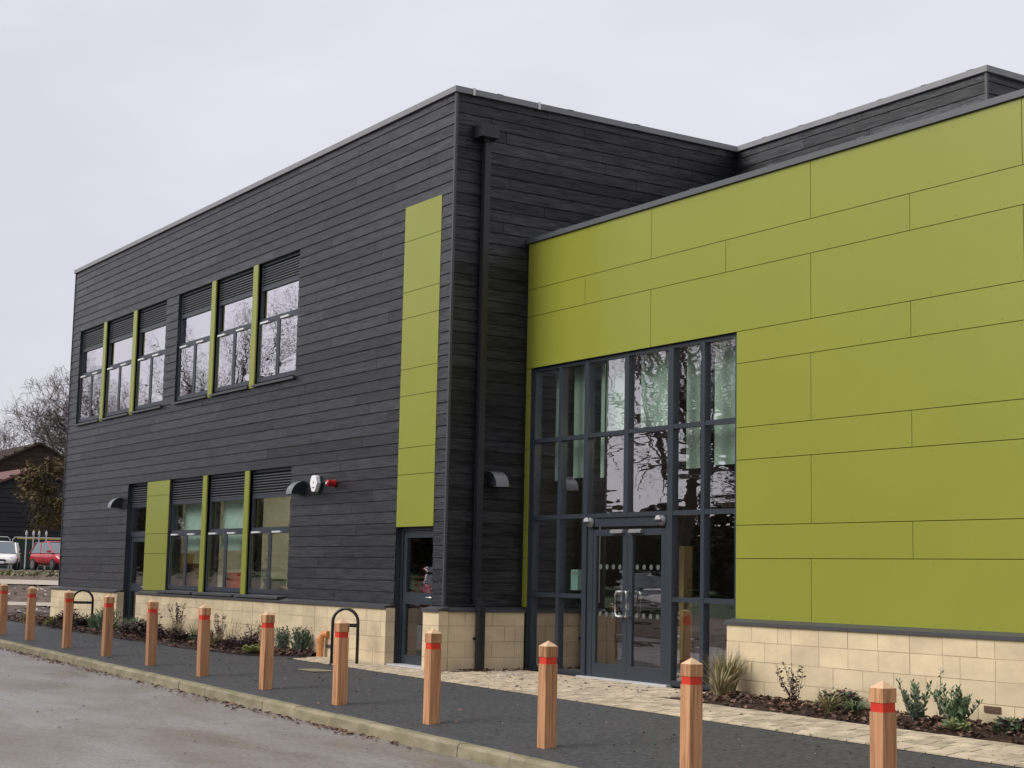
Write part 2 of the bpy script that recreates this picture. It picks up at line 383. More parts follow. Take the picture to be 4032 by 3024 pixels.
# ---------------------------------------------------------------- mesh helpers
class MB:
    def __init__(self):
        self.v = []; self.f = []; self.mi = []; self.mats = []
    def mid(self, m):
        m = MT[m] if isinstance(m, str) else m
        if m not in self.mats:
            self.mats.append(m)
        return self.mats.index(m)
    def poly(self, pts, m=0):
        b = len(self.v); self.v.extend(pts); self.f.append(tuple(range(b, b + len(pts)))); self.mi.append(m)
    def box(self, x0, x1, y0, y1, z0, z1, m=0, front=None):
        b = len(self.v)
        self.v += [(x0, y0, z0), (x1, y0, z0), (x1, y1, z0), (x0, y1, z0), (x0, y0, z1), (x1, y0, z1), (x1, y1, z1), (x0, y1, z1)]
        for k, q in enumerate(((0, 3, 2, 1), (4, 5, 6, 7), (0, 1, 5, 4), (1, 2, 6, 5), (2, 3, 7, 6), (3, 0, 4, 7))):
            self.f.append(tuple(b + i for i in q))
            self.mi.append(front if (front is not None and k == 2) else m)
    def prism(self, prof, a0, a1, axis='x', m=0):
        """extrude a closed 2-D profile along an axis. prof is (p,q): for axis x -> (y,z), for y -> (x,z), for z -> (x,y)"""
        n = len(prof); b = len(self.v)
        for a in (a0, a1):
            for p, q in prof:
                self.v.append((a, p, q) if axis == 'x' else (p, a, q) if axis == 'y' else (p, q, a))
        self.f.append(tuple(range(b, b + n))); self.mi.append(m)
        self.f.append(tuple(range(b + 2 * n - 1, b + n - 1, -1))); self.mi.append(m)
        for i in range(n):
            j = (i + 1) % n
            self.f.append((b + i, b + n + i, b + n + j, b + j)); self.mi.append(m)
    def tube(self, pts, rad, sides=8, m=0, caps=True, square=False):
        pts = [Vector(p) for p in pts]
        rads = rad if isinstance(rad, (list, tuple)) else [rad] * len(pts)
        rings = []
        ref = None
        for i, p in enumerate(pts):
            d = (pts[min(i + 1, len(pts) - 1)] - pts[max(i - 1, 0)])
            if d.length < 1e-9: d = Vector((0, 0, 1))
            d.normalize()
            if ref is None:
                ref = Vector((0, 0, 1)) if abs(d.z) < 0.9 else Vector((1, 0, 0))
            a = d.cross(ref)
            if a.length < 1e-6: a = d.cross(Vector((0, 1, 0)))
            a.normalize(); c = a.cross(d); c.normalize()
            ref = c.cross(d) * -1 if False else ref
            b = len(self.v)
            for k in range(sides):
                t = 2 * math.pi * (k + (0.5 if square else 0)) / sides
                self.v.append(tuple(p + (a * math.cos(t) + c * math.sin(t)) * rads[i]))
            rings.append(b)
        for i in range(len(rings) - 1):
            for k in range(sides):
                k2 = (k + 1) % sides
                self.f.append((rings[i] + k, rings[i] + k2, rings[i + 1] + k2, rings[i + 1] + k)); self.mi.append(m)
        if caps:
            self.f.append(tuple(rings[0] + k for k in range(sides - 1, -1, -1))); self.mi.append(m)
            self.f.append(tuple(rings[-1] + k for k in range(sides))); self.mi.append(m)
    def lathe(self, prof, sides=16, m=0, c=(0, 0, 0), axis='z'):
        b = len(self.v); n = len(prof)
        for k in range(sides):
            t = 2 * math.pi * k / sides
            for r_, h in prof:
                x, y = r_ * math.cos(t), r_ * math.sin(t)
                self.v.append((c[0] + x, c[1] + y, c[2] + h) if axis == 'z' else (c[0] + x, c[1] + h, c[2] + y) if axis == 'y' else (c[0] + h, c[1] + x, c[2] + y))
        for k in range(sides):
            k2 = (k + 1) % sides
            for i in range(n - 1):
                self.f.append((b + k * n + i, b + k2 * n + i, b + k2 * n + i + 1, b + k * n + i + 1)); self.mi.append(m)
    def mesh(self, name, smooth=False):
        me = bpy.data.meshes.new(name)
        me.from_pydata([tuple(p) for p in self.v], [], self.f)
        for mm in self.mats: me.materials.append(mm)
        if len(self.mats) > 1:
            me.polygons.foreach_set('material_index', self.mi)
        if smooth:
            me.polygons.foreach_set('use_smooth', [True] * len(me.polygons))
        me.update()
        return me
    def build(self, name, m=None, parent=None, loc=(0, 0, 0), rotz=0.0, smooth=False):
        if m is not None and not self.mats:
            self.mats = [MT[m] if isinstance(m, str) else m]
        return link(name, self.mesh(name, smooth), parent, loc, rotz)

def link(name, me, parent=None, loc=(0, 0, 0), rotz=0.0, scale=None, rot=None):
    o = bpy.data.objects.new(name, me)
    o.location = loc
    o.rotation_euler = rot if rot else (0, 0, rotz)
    if scale: o.scale = scale
    COL.objects.link(o)
    if parent: o.parent = parent
    return o

def tag(o, label=None, cat=None, group=None, kind=None):
    if label: o['label'] = label
    if cat: o['category'] = cat
    if group: o['group'] = group
    if kind: o['kind'] = kind
    return o

def empty(name, loc, label, cat, group=None, rotz=0.0):
    o = link(name, None, None, loc, rotz)
    o.empty_display_size = 0.2
    return tag(o, label, cat, group)

def box(name, m, x0, x1, y0, y1, z0, z1, parent=None):
    b = MB(); cx, cy = (x0 + x1) / 2, (y0 + y1) / 2
    b.box(x0 - cx, x1 - cx, y0 - cy, y1 - cy, 0, z1 - z0)
    return b.build(name, m, parent, (cx, cy, z0))

# ---------------------------------------------------------------- levels of the ground
def base_z(x):
    prof = [(-18.0, -0.801), (-27, -0.68), (-38.6, -0.25), (-44.4, -0.10), (-58, 0.20), (-68, 0.30)]
    if x >= -18: return -0.90 - 0.006 * (x + 1.5)
    for (a, za), (b, zb) in zip(prof, prof[1:]):
        if x >= b: return za + (zb - za) * (a - x) / (a - b)
    return 0.30
def g(x, y):
    """surface of the footway between kerb and wall"""
    w = base_z(x)
    if y >= 0 or x < -18: return w
    bz = -1.09 - 0.0141 * (x - 2.6)
    return w + (bz - w) * (-max(y, -3.5) / 2.87)
def road_z(x): return g(max(x, -18), -3.46) - 0.115 if x >= -18 else g(x, 0) - 0.115 - 0.0
def T(x, y):
    if y > -3.40: return g(x, y) - 0.05
    if y > -9.6: return road_z(x) - 0.05
    return road_z(x) + 0.03

def sheet(name, m, xs, ys, zf, kind='structure', parent=None):
    b = MB(); nx, ny = len(xs), len(ys)
    for x in xs:
        for y in ys: b.v.append((x, y, zf(x, y)))
    for i in range(nx - 1):
        for j in range(ny - 1):
            b.f.append((i * ny + j, (i + 1) * ny + j, (i + 1) * ny + j + 1, i * ny + j + 1)); b.mi.append(0)
    o = b.build(name, m, parent)
    if kind: o['kind'] = kind
    return o
def lin(a, b, n): return [a + (b - a) * i / (n - 1) for i in range(n)]

gx = [-900, -400, -200, -120] + lin(-68, -18, 26) + lin(-17, 40, 20) + [80, 200, 500, 900]
gy = [-900, -400, -150, -60, -30, -15, -9.61, -9.59, -6, -3.41, -3.39, -2, -1, 0, 2, 6, 12, 20, 35, 60, 120, 300, 900]
sheet('ground', 'soil', gx, gy, T)
sheet('road', 'road', lin(-40, 40, 41), [-9.55, -7, -5, -3.455], lambda x, y: road_z(x))
sheet('footpath', 'asphalt', lin(-18.6, 18, 40), lin(-3.335, 0.0, 8), lambda x, y: g(x, y))
sheet('verge', 'grass', lin(-90, 40, 30), [-60, -40, -25, -9.58], lambda x, y: T(x, y) + 0.02)

# kerb of separate stones
kerb = tag(MB().build('kerb', 'kerb'), kind='structure')
kb = MB()
kb.prism([(-0.0, -0.2), (-0.0, 0.0), (-0.105, 0.0), (-0.130, -0.028), (-0.136, -0.2)], 0, 1.0)
kme = kb.mesh('kerb_stone'); kme.materials.append(MT['kerb'])
x = -18.5
while x < 17:
    L = 0.915
    z0, z1 = g(x, -3.33), g(x + L, -3.33)
    link('kerb_stone', kme, kerb, (x + 0.004, -3.33 + rng.uniform(-.004, .004), z0 + 0.006 + rng.uniform(-.003, .003)),
         rot=(0, math.atan2(z0 - z1, L), rng.uniform(-.004, .004)), scale=(L - 0.008, 1, 1))
    x += L

# block paving in front of the entrance
paving = sheet('paving', 'joint', lin(-3.6, 14, 30), lin(-0.74, 0.22, 4), lambda x, y: g(x, y) + 0.004)
sheet('paving_bay', 'joint', lin(0.12, 4.95, 8), lin(0.22, 1.45, 4), lambda x, y: g(x, y) + 0.004, parent=paving, kind=None)
pm = MB()
pm.box(-0.5, 0.5, -0.5, 0.5, 0, 0.014)
pme = pm.mesh('paver'); pme.materials.append(MT['paver'])
pavers = []
def add_paver(cx, cy, lx, ly):
    pavers.append((cx, cy, lx, ly))
y = -0.74
row = 0
while y < 1.40:
    ly = 0.155 if row else 0.12
    xs = -3.5 + rng.uniform(0, .2)
    while xs < 13.5:
        lx = rng.choice([.16, .20, .24, .28, .32]) if row else .24
        cx, cy = xs + lx / 2, y + ly / 2
        ok = (cy < 0.18 and (cx > -3.4 + (cy + 0.74) * 0.1) and cy < (-0.18 if cx < 0.25 else 9)) or (0.25 < cx < 4.75 and cy < 1.30)
        if ok: add_paver(cx, cy, lx, ly)
        xs += lx
    y += ly; row += 1
def psize(p):
    d = (Vector((p[0], p[1], -1)) - CAMP).length
    return -1 / d
pavers.sort(key=psize)
rest = MB()
for i, (cx, cy, lx, ly) in enumerate(pavers):
    z = g(cx, cy) + 0.002 + rng.uniform(-.002, .003)
    sl = (g(cx, cy + .05) - g(cx, cy - .05)) / .1
    if i < 298:
        link('paver', pme, paving, (cx, cy, z), rot=(math.atan(sl), 0.006, rng.uniform(-.01, .01)), scale=(lx - 0.013, ly - 0.015, 1))
    else:
        hx, hy = lx / 2 - .0065, ly / 2 - .0075
        rest.box(cx - hx, cx + hx, cy - hy, cy + hy, z, z + .014)
tag(rest.build('paver', 'paver', paving), kind='stuff')

# ---------------------------------------------------------------- the building
D1, DB, XE = 1.325, 5.455, 5.223
XL = -18.022
ZC, BH = 7.549, 0.17265
bld = empty('community_building', (0, 0, -0.9), 'two-storey charcoal boarded building with a lime green panelled entrance wing', 'building')
OFF = Vector((0, 0, 0.9))          # the building's empty stands at ground level
def P(x, y, z): return (x, y, z + 0.9)

def wall_holes(name, m, x0, x1, z0, z1, y0, y1, holes, parent):
    xs = sorted({x0, x1, *[h[0] for h in holes], *[h[1] for h in holes]})
    zs = sorted({z0, z1, *[h[2] for h in holes], *[h[3] for h in holes]})
    b = MB()
    for i in range(len(xs) - 1):
        if xs[i] < x0 or xs[i + 1] > x1: continue
        run = None
        for j in range(len(zs) - 1):
            cx, cz = (xs[i] + xs[i + 1]) / 2, (zs[j] + zs[j + 1]) / 2
            solid = z0 <= cz <= z1 and not any(h[0] < cx < h[1] and h[2] < cz < h[3] for h in holes)
            if solid:
                run = [zs[j], zs[j + 1]] if run is None else [run[0], zs[j + 1]]
            if (not solid or j == len(zs) - 2) and run:
                b.box(xs[i], xs[i + 1], y0, y1, run[0], run[1]); run = None
    return b.build(name, m, parent, tuple(OFF))

ZT, ZS = 6.043, 3.80          # upper window head and sill
ZLT = 2.2445
UP = [(-17.387, -15.655), (-15.460, -13.668), (-13.450, -11.675), (-10.980, -9.200), (-8.998, -7.210), (-6.998, -5.249)]
LO = [(-10.990, -9.216), (-9.010, -7.213), (-7.012, -5.249)]
DL = (-13.467, -12.283)
DR = (-1.455, -0.348)
holes = [(a, b, ZS, ZT) for a, b in UP] + [(a, b, 0.0, ZLT) for a, b in LO] + [(DL[0], DL[1], -1.0, ZLT), (DR[0], DR[1], -1.0, 1.14)]
fac = wall_holes('facade_wall', 'reveal', XL, -0.023, 0.0, ZC, 0.022, 0.30, holes, bld)
# the wall behind the plinth, under the boards
lw = wall_holes('facade_wall', 'wrap', XL, -0.023, -1.2, -0.001, 0.03, 0.30, [(DL[0], DL[1], -1.3, 1), (DR[0], DR[1], -1.3, 1)], bld)
retw = MB(); retw.box(-0.30, -0.022, 0.301, 13.5, -1.2, ZC); retw = retw.build('return_wall', 'wrap', bld, tuple(OFF))
upw = MB(); upw.box(-0.02, XE - 0.022, DB + 0.022, DB + 0.3, 4.6, ZC); upw.box(XE - 0.3, XE - 0.022, DB + 0.3, 13.5, 4.6, ZC)
upw = upw.build('upper_wall', 'wrap', bld, tuple(OFF))
ew = MB(); ew.box(XL, XL + 0.3, 0.30, 13.5, -1.2, ZC); ew.box(XL + .3, XE - .3, 13.2, 13.5, -1.2, ZC); ew.build('end_wall', 'plank', bld, tuple(OFF))
rf = MB(); rf.box(XL + 0.3, -0.3, 0.3, 13.2, ZC - 0.5, ZC - 0.25); rf.box(-0.3, XE - .3, DB + 0.3, 13.2, ZC - 0.5, ZC - 0.25)
rf.build('roof', 'coping', bld, tuple(OFF))

# planks: lapped boards, each a wedge (thicker at its lower edge)
pb = MB(); pb.prism([(0.0, 0.0), (0.018, 0.0), (0.018, 1.0), (0.008, 1.0)], 0, 1)
plank_me = pb.mesh('plank'); plank_me.materials.append(MT['plank'])
planks = []       # (wall, loc, rotz, length, height, score)
def add_row(wall, rotz, org, a0, a1, z0, z1, cuts, Lp=3.6, off=None):
    segs = [(a0, a1)]
    for c0, c1 in cuts:
        ns = []
        for s0, s1 in segs:
            if c1 <= s0 or c0 >= s1: ns.append((s0, s1)); continue
            if c0 - s0 > 0.004: ns.append((s0, c0))
            if s1 - c1 > 0.004: ns.append((c1, s1))
        segs = ns
    o = rng.uniform(0, Lp) if off is None else off
    joints = [a0 + o + k * Lp for k in range(-1, 12)]
    for s0, s1 in segs:
        cut = [s0] + [j for j in joints if s0 + 0.12 < j < s1 - 0.12] + [s1]
        for p, q in zip(cut, cut[1:]):
            c, s = math.cos(rotz), math.sin(rotz)
            L = q - p - 0.007
            loc = (org[0] + c * (p + .0035), org[1] + s * (p + .0035), z0)
            mid = Vector((org[0] + c * (p + q) / 2, org[1] + s * (p + q) / 2, z0))
            v = CAMP - mid
            nrm = Vector((s, -c, 0))
            planks.append((wall, loc, rotz, L, z1 - z0, L * (z1 - z0) * max(0, nrm.dot(v.normalized())) / v.length_squared))
GL = [(-1.462, -0.342)]
for j in range(44):
    z0, z1 = j * BH + 0.006, min((j + 1) * BH - 0.005, ZC - 0.012)
    zc = (z0 + z1) / 2
    cuts = []
    if ZS < zc < ZT: cuts += [(UP[0][0], UP[2][1]), (UP[3][0], UP[5][1])]
    if zc < ZLT: cuts += [(DL[0], LO[2][1])]
    if zc < 6.06: cuts += GL
    add_row(fac, 0.0, (0, 0), XL + 0.02, -0.035, z0, z1, cuts)
    yend = D1 - 0.01 if z1 < 5.30 else DB - 0.002
    add_row(retw, R(90), (0, 0), 0.035, yend, z0, z1, [])
    if z0 > 5.2:
        add_row(upw, 0.0, (0, DB), 0.01, XE - 0.035, z0, z1, [])
        add_row(upw, R(90), (XE, DB), 0.035, 4.5, z0, z1, [])
planks.sort(key=lambda p: -p[5])
joined = {}
for i, (wall, loc, rz, L, h, sc) in enumerate(planks):
    if i < 299:
        link('plank', plank_me, wall, loc, rz, scale=(L, 1, h))
    else:
        b = joined.setdefault(wall.name, (wall, MB()))[1]
        Mx = Matrix.Translation(loc) @ Matrix.Rotation(rz, 4, 'Z')
        s = len(b.v)
        for vx in plank_me.vertices:
            b.v.append(tuple(Mx @ Vector((vx.co.x * L, vx.co.y, vx.co.z * h))))
        for pl in plank_me.polygons:
            b.f.append(tuple(s + k for k in pl.vertices)); b.mi.append(0)
for wall, b in joined.values():
    tag(b.build('plank', 'plank', wall), kind='stuff')

# corner trims and copings
ct = MB(); ct.box(-0.033, 0.006, -0.006, 0.033, 0.0, ZC - 0.005); ct.build('corner_trim', 'trim', bld, tuple(OFF))
ct = MB(); ct.box(XE - 0.033, XE + 0.006, DB - 0.006, DB + 0.033, 5.2, ZC - 0.005); ct.build('corner_trim', 'trim', bld, tuple(OFF))
ct = MB(); ct.box(XL - 0.006, XL + 0.018, -0.006, 0.03, 0.0, ZC - 0.005); ct.build('corner_trim', 'trim', bld, tuple(OFF))
cp = MB()
cz0, cz1 = ZC, ZC + 0.088
cp.box(XL - 0.03, 0.035, -0.035, 0.32, cz0, cz1)
cp.box(-0.30, 0.035, 0.321, DB - 0.036, cz0, cz1)
cp.box(-0.30, XE + 0.035, DB - 0.035, DB + 0.3, cz0, cz1)
cp.box(XE - 0.30, XE + 0.035, DB + 0.301, 13.5, cz0, cz1)
cp.box(XL - 0.03, XL + 0.3, 0.321, 13.5, cz0, cz1)
cop = cp.build('coping', 'coping', bld, tuple(OFF))
cl = MB(); cl.box(-0.02, 0.02, -0.006, 0.0, -0.10, 0.012); cl.box(-0.02, 0.02, 0.0, 0.12, 0.004, 0.012)
clm = cl.mesh('joint_strap'); clm.materials.append(MT['clip'])
for yy in (0.28, 1.45):
    link('joint_strap', clm, cop, (0.041, yy, cz1 + 0.001), R(90))
lp = MB(); lp.box(-0.05, 0.05, 0, 0.36, 0, 0.005)
lpm = lp.mesh('joint_cover'); lpm.materials.append(MT['coping'])
for k in range(6): link('joint_cover', lpm, cop, (0.7 + k * 0.85, DB - 0.04, cz1 + 0.001))
for k in range(3): link('joint_cover', lpm, cop, (0.04, 0.14 + k * 1.3 + 0.6, cz1 + 0.001), R(90))

# green wing ----------------------------------------------------
ZR = {'top': 5.422, 'A': 4.717, 'B': 4.303, 'C': 3.518, 'D': 3.116, 'E': 2.319, 'F': 1.918, 'G': 1.122, 'H': 0.719, 'bot': -0.028}
CX0, CX1 = 0.135, 4.742        # curtain wall opening
GX1 = 16.0
gw = MB()
gw.box(0.0, GX1, D1 + 0.03, D1 + 0.30, ZR['C'] + .03, 5.43)
gw.box(0.0, CX0 - .02, D1 + 0.03, D1 + 0.2, -1.2, ZR['C'] + .03)
gw.box(CX1 + .01, GX1, D1 + 0.03, D1 + 0.30, -1.2, ZR['C'] + .03)
gwall = gw.build('entrance_wing_wall', 'green_back', bld, tuple(OFF))
gr = MB(); gr.box(0, GX1, D1 + .3, DB + 0.02, 5.10, 5.25); gr.box(XE, GX1, DB + .02, 13, 5.10, 5.25); gr.build('wing_roof', 'coping', bld, tuple(OFF))
gc = MB(); gc.box(-0.0, GX1, D1 - 0.035, D1 + 0.32, 5.424, 5.497)
gcop = gc.build('wing_coping', 'wingcop', bld, tuple(OFF))
for k in range(9): link('joint_cover', lpm, gcop, (0.9 + k * 1.5, D1 - 0.04, 5.498))
pu = MB(); pu.box(0, 1, 0, 0.012, 0, 1)
pan_me = pu.mesh('panel'); pan_me.materials.append(MT['green'])
def panel(parent, x0, x1, z0, z1, y):
    return link('panel', pan_me, parent, (x0 + .004, y, z0 + .004), scale=(x1 - x0 - .008, 1, z1 - z0 - .008))
TJ = [3.009, 6.052, 9.118, 12.14]
NJ = [1.49, 4.53, 7.597, 10.65, 13.7]
rows = [('A', 'top', TJ), ('B', 'A', NJ), ('C', 'B', TJ), ('D', 'C', NJ), ('E', 'D', TJ), ('F', 'E', NJ), ('G', 'F', TJ), ('H', 'G', NJ), ('bot', 'H', TJ)]
rivets = []
for lo, hi, joints in rows:
    z0, z1 = ZR[lo], ZR[hi]
    above = z0 >= ZR['C'] - 0.01
    xs0 = 0.018 if above else CX1
    e = [xs0] + [j for j in joints if j > xs0 + .1] + [GX1]
    for a, b_ in zip(e, e[1:]):
        panel(gwall, a, b_, z0, z1, D1)
        if a > 4:
            nn = max(2, int((b_ - a) / 0.6))
            for q in range(nn + 1):
                xx = a + 0.05 + (b_ - a - 0.1) * q / nn
                for zz in (z0 + 0.05, z1 - 0.05): rivets.append((xx, zz))
    if not above:
        panel(gwall, 0.018, CX0, z0 if lo != 'bot' else 0.0, z1, D1)
rv = MB()
for xx, zz in rivets: rv.box(xx - .006, xx + .006, D1 - .003, D1 - .0005, zz - .006, zz + .006)
tag(rv.build('rivet', 'rivet', gwall), kind='stuff')
# children of gwall live in building space shifted by OFF already
# facade: tall green strip, green panel beside the left door, green fins
def strip(name, x0, x1, zs, y=0.0):
    b = MB(); b.box(x0, x1, y + 0.012, y + 0.05, zs[0], zs[-1])
    s = b.build(name, 'green_back', bld, tuple(OFF))
    for a, c in zip(zs, zs[1:]): panel(s, x0, x1, a, c, y)
    return s
strip('green_strip', -1.459, -0.345, [1.143, 1.925, 2.330, 3.118, 3.530, 4.316, 4.722, 5.515, 6.068])
strip('green_strip', DL[1] + .004, LO[0][0] - .004, [0.006, 0.757, 1.160, 1.943, ZLT])
def fin(x0, x1, z0, z1):
    b = MB(); b.box(x0, x1, -0.004, 0.20, z0, z1); b.build('green_fin', 'green', bld, tuple(OFF))
for a, c in zip(UP, UP[1:]):
    if c[0] - a[1] < 0.3: fin(a[1], c[0], ZS - 0.04, ZT + 0.005)
for a, c in zip(LO, LO[1:]): fin(a[1], c[0], 0.004, ZLT + .002)

# windows -------------------------------------------------------
sl = MB()
sl.prism([(0.0, 0.0), (0.004, -0.002), (0.022, 0.010), (0.030, 0.016), (0.028, 0.020), (0.006, 0.013), (0.0, 0.013)], 0, 1)
slat_me = sl.mesh('slat'); slat_me.materials.append(MT['slat'])
def pane_mesh(w, h, kind='glass', t=0.012):
    b = MB(); a = b.mid('glass_in'); f = b.mid(kind)
    b.box(0, w, 0, t, 0, h, a, f)
    return b.mesh('pane')
def window(x0, x1, z0, z1, label=None, gk='glass'):
    w, h = x1 - x0, z1 - z0
    Y = 0.07
    b = MB(); m = b.mid('frame'); bk = b.mid('black')
    T_ = lambda d: h - d
    fwid = 0.05
    b.box(0, fwid, Y, Y + .07, 0, h, m); b.box(w - fwid, w, Y, Y + .07, 0, h, m)
    b.box(fwid, w - fwid, Y, Y + .07, T_(0.045), h, m)
    b.box(fwid, w - fwid, Y + .062, Y + .068, T_(0.445), T_(0.045), bk)          # dark plate behind the louvre
    b.box(fwid, w - fwid, Y - .008, Y + .07, T_(0.505), T_(0.445), m)
    b.box(fwid, w - fwid, Y - .004, Y + .07, T_(1.135), T_(1.027), m)
    b.box(fwid, w - fwid, Y, Y + .07, 0, h - 2.19, m)
    # sash frames, a little proud
    c = w / 2; s = 0.058; y2 = Y - 0.022
    for a0, a1 in ((0.012, c - .003), (c + .003, w - 0.012)):
        zb, zt = h - 2.19, T_(1.085)
        b.box(a0, a0 + s, y2, Y - .001, zb, zt, m); b.box(a1 - s, a1, y2, Y - .001, zb, zt, m)
        b.box(a0 + s, a1 - s, y2, Y - .001, zb, zb + s + .02, m); b.box(a0 + s, a1 - s, y2, Y - .001, zt - .05, zt, m)
    o = b.build('window', None, bld, P(x0, 0, z0))
    if label: o['label'] = label
    p = link('pane', pane_mesh(w - 2 * fwid, 0.522, gk), o, (fwid, Y + .028, T_(1.027)))
    ph = T_(1.135) - (h - 2.19) - .0
    for a0, a1 in ((0.012 + s, c - .003 - s), (c + .003 + s, w - .012 - s)):
        link('pane', pane_mesh(a1 - a0, ph - .078, gk), o, (a0, Y - .010, h - 2.19 + .078))
    for k in range(8):
        link('slat', slat_me, o, (fwid + .002, Y + .002, T_(0.432) + k * 0.0475), scale=(w - 2 * fwid - .004, 1, 1))
    vb = MB(); vb.box(0, 0.36, -0.03, 0.0, 0, 0.028)
    for a0 in (0.16, c + 0.16):
        vb2 = MB(); vb2.box(0, 0.34, -0.042, 0.0, 0, 0.030)
        vb2.build('trickle_vent', 'paleal', o, (a0, y2 - .001, T_(1.128)))
    return o
for a, c in UP: window(a, c, ZS + .018, ZT, None, 'glass_up')
for a, c in LO: window(a, c, 0.032, ZLT)
def sill(x0, x1, z, yf, h=0.03):
    b = MB(); b.prism([(yf, -h - .012), (yf, 0.0), (0.069, 0.012), (0.069, -.004), (yf + .006, -h - .012)], 0, x1 - x0)
    b.build('window_sill', 'trim', bld, P(x0, 0, z))
for a, c in UP: sill(a - 0.015, c + .01 if c in (-11.675, -5.249) else c, ZS + .006, -0.045)
for a, c in LO: sill(a - 0.10, c - 0.004, 0.020, -0.172)

# plinth --------------------------------------------------------
um = MB(); um.box(0, 1, 0, 1, 0, 1)
stone_me = um.mesh('stone_block'); stone_me.materials.append(MT['stone'])
ZJ = [-1.165, -0.942, -0.719, -0.496, -0.272, -0.066]
def plinth(name, x0, x1, yf, yb, cap_to, ends=(0, 0), phase=0.0):
    """stone plinth along x with its face at yf (facing -y)"""
    b = MB(); b.box(x0 + .004, x1 - .004, yf + 0.004, yb, -1.3, -0.062)
    o = b.build(name, 'mortar', bld, tuple(OFF))
    for r in range(5):
        z0, z1 = ZJ[r] + .004, ZJ[r + 1] - (.004 if r < 4 else 0)
        cut = [x0]; xx = x0 + (0.225 if (r % 2) else 0.445) + phase
        while xx < x1 - 0.1:
            cut.append(xx); xx += 0.45 if rng.random() < .86 else 0.225
        cut.append(x1)
        for a, c in zip(cut, cut[1:]):
            g0 = 0 if a == x0 else .004; g1 = 0 if c == x1 else .004
            link('stone_block', stone_me, o, (a + g0, yf + rng.uniform(-.0015, .0015), z0), scale=(c - a - g0 - g1, yb - yf - 0.004, z1 - z0))
    cb = MB()
    cb.prism([(yf - .028, -0.078), (yf - .028, -0.040), (cap_to, 0.0), (cap_to, -0.052), (yf - .024, -0.060)], x0 - ends[0], x1 + ends[1])
    cb.build('plinth_cap', 'trim', bld, tuple(OFF))
    return o
plinth('plinth', XL - 0.10, DL[0] - .002, -0.13, 0.028, 0.020, (0.03, 0.0))
plinth('plinth', DL[1] + .002, DR[0] - .002, -0.13, 0.028, 0.020, (0.0, 0.0), .1)
plinth('plinth', CX1 - 0.015, GX1, D1 - 0.125, D1 + .028, D1 + .02, (0.03, 0.0))
# corner pier right of the side door and the return plinth
plinth('plinth', DR[1] + .002, 0.105, -0.13, 0.028, 0.020, (0.0, 0.028))
b = MB(); b.box(0.0, 0.101, 0.03, D1 - .006, -1.3, -0.062)
rp_ = b.build('plinth', 'mortar', bld, tuple(OFF))
for r in range(5):
    z0, z1 = ZJ[r] + .004, ZJ[r + 1] - (.004 if r < 4 else 0)
    cut = [0.032, 0.032 + (0.5 if r % 2 else 0.28), 0.032 + (0.95 if r % 2 else 0.73), 1.16 + .0, D1 - .004]
    for a, c in zip(cut, cut[1:]):
        link('stone_block', stone_me, rp_, (0.002, a + .005, z0), scale=(0.103, c - a - .01, z1 - z0))
b = MB(); b.prism([(0.133, -0.078), (0.133, -0.040), (-0.018, 0.0), (-0.018, -0.052), (0.129, -0.060)], -0.0, D1 - .001, 'y')
b.build('plinth_cap', 'trim', bld, tuple(OFF))

# side doors ----------------------------------------------------
def handle_lever(parent, x, y, z, flip=1):
    b = MB()
    b.box(-.02, .02, -.008, 0, -.11, .11)
    b.tube([(0, -.008, 0), (0, -.055, 0), (-.03 * flip, -.062, 0), (-.13 * flip, -.062, 0)], .010, 8)
    return b.build('handle', 'silver', parent, (x, y, z))
def side_door(x0, x1, z0, z1, Y, midz, hx, flip, label, top_glass=True, jamb=0.05):
    w, h = x1 - x0, z1 - z0
    b = MB()
    b.box(0, jamb, Y - .02, Y + .09, 0, h); b.box(w - jamb, w, Y - .02, Y + .09, 0, h); b.box(jamb, w - jamb, Y - .02, Y + .09, h - .045, h)
    # leaf
    a, c = jamb + .006, w - jamb - .006; s = 0.085; lt = h - .05
    b.box(a, a + s, Y, Y + .05, .01, lt); b.box(c - s, c, Y, Y + .05, .01, lt)
    b.box(a + s, c - s, Y, Y + .05, .01, .14); b.box(a + s, c - s, Y, Y + .05, lt - .10, lt)
    b.box(a + s, c - s, Y, Y + .05, midz - .085, midz + .085)
    o = b.build('side_door', 'frame', bld, P(x0, 0, z0)); o['label'] = label
    link('pane', pane_mesh(c - a - 2 * s, midz - .085 - .14), o, (a + s, Y + .02, .14))
    link('pane', pane_mesh(c - a - 2 * s, lt - .10 - midz - .085), o, (a + s, Y + .02, midz + .085))
    handle_lever(o, hx, Y - .001, midz + .02, flip)
    th = MB(); th.box(0.0, w, -0.10, Y + .03, -.03, .008); th.build('threshold', 'paleal', o)
    return o
side_door(DR[0], DR[1], -0.888, 1.138, 0.12, 0.98, 0.99, 1, 'dark glazed side door below the tall green strip')
ld = side_door(DL[0], DL[1], -0.855, 1.160, 0.12, 0.90, 1.06, 1, 'dark glazed side door under a louvre, left of the green panel')
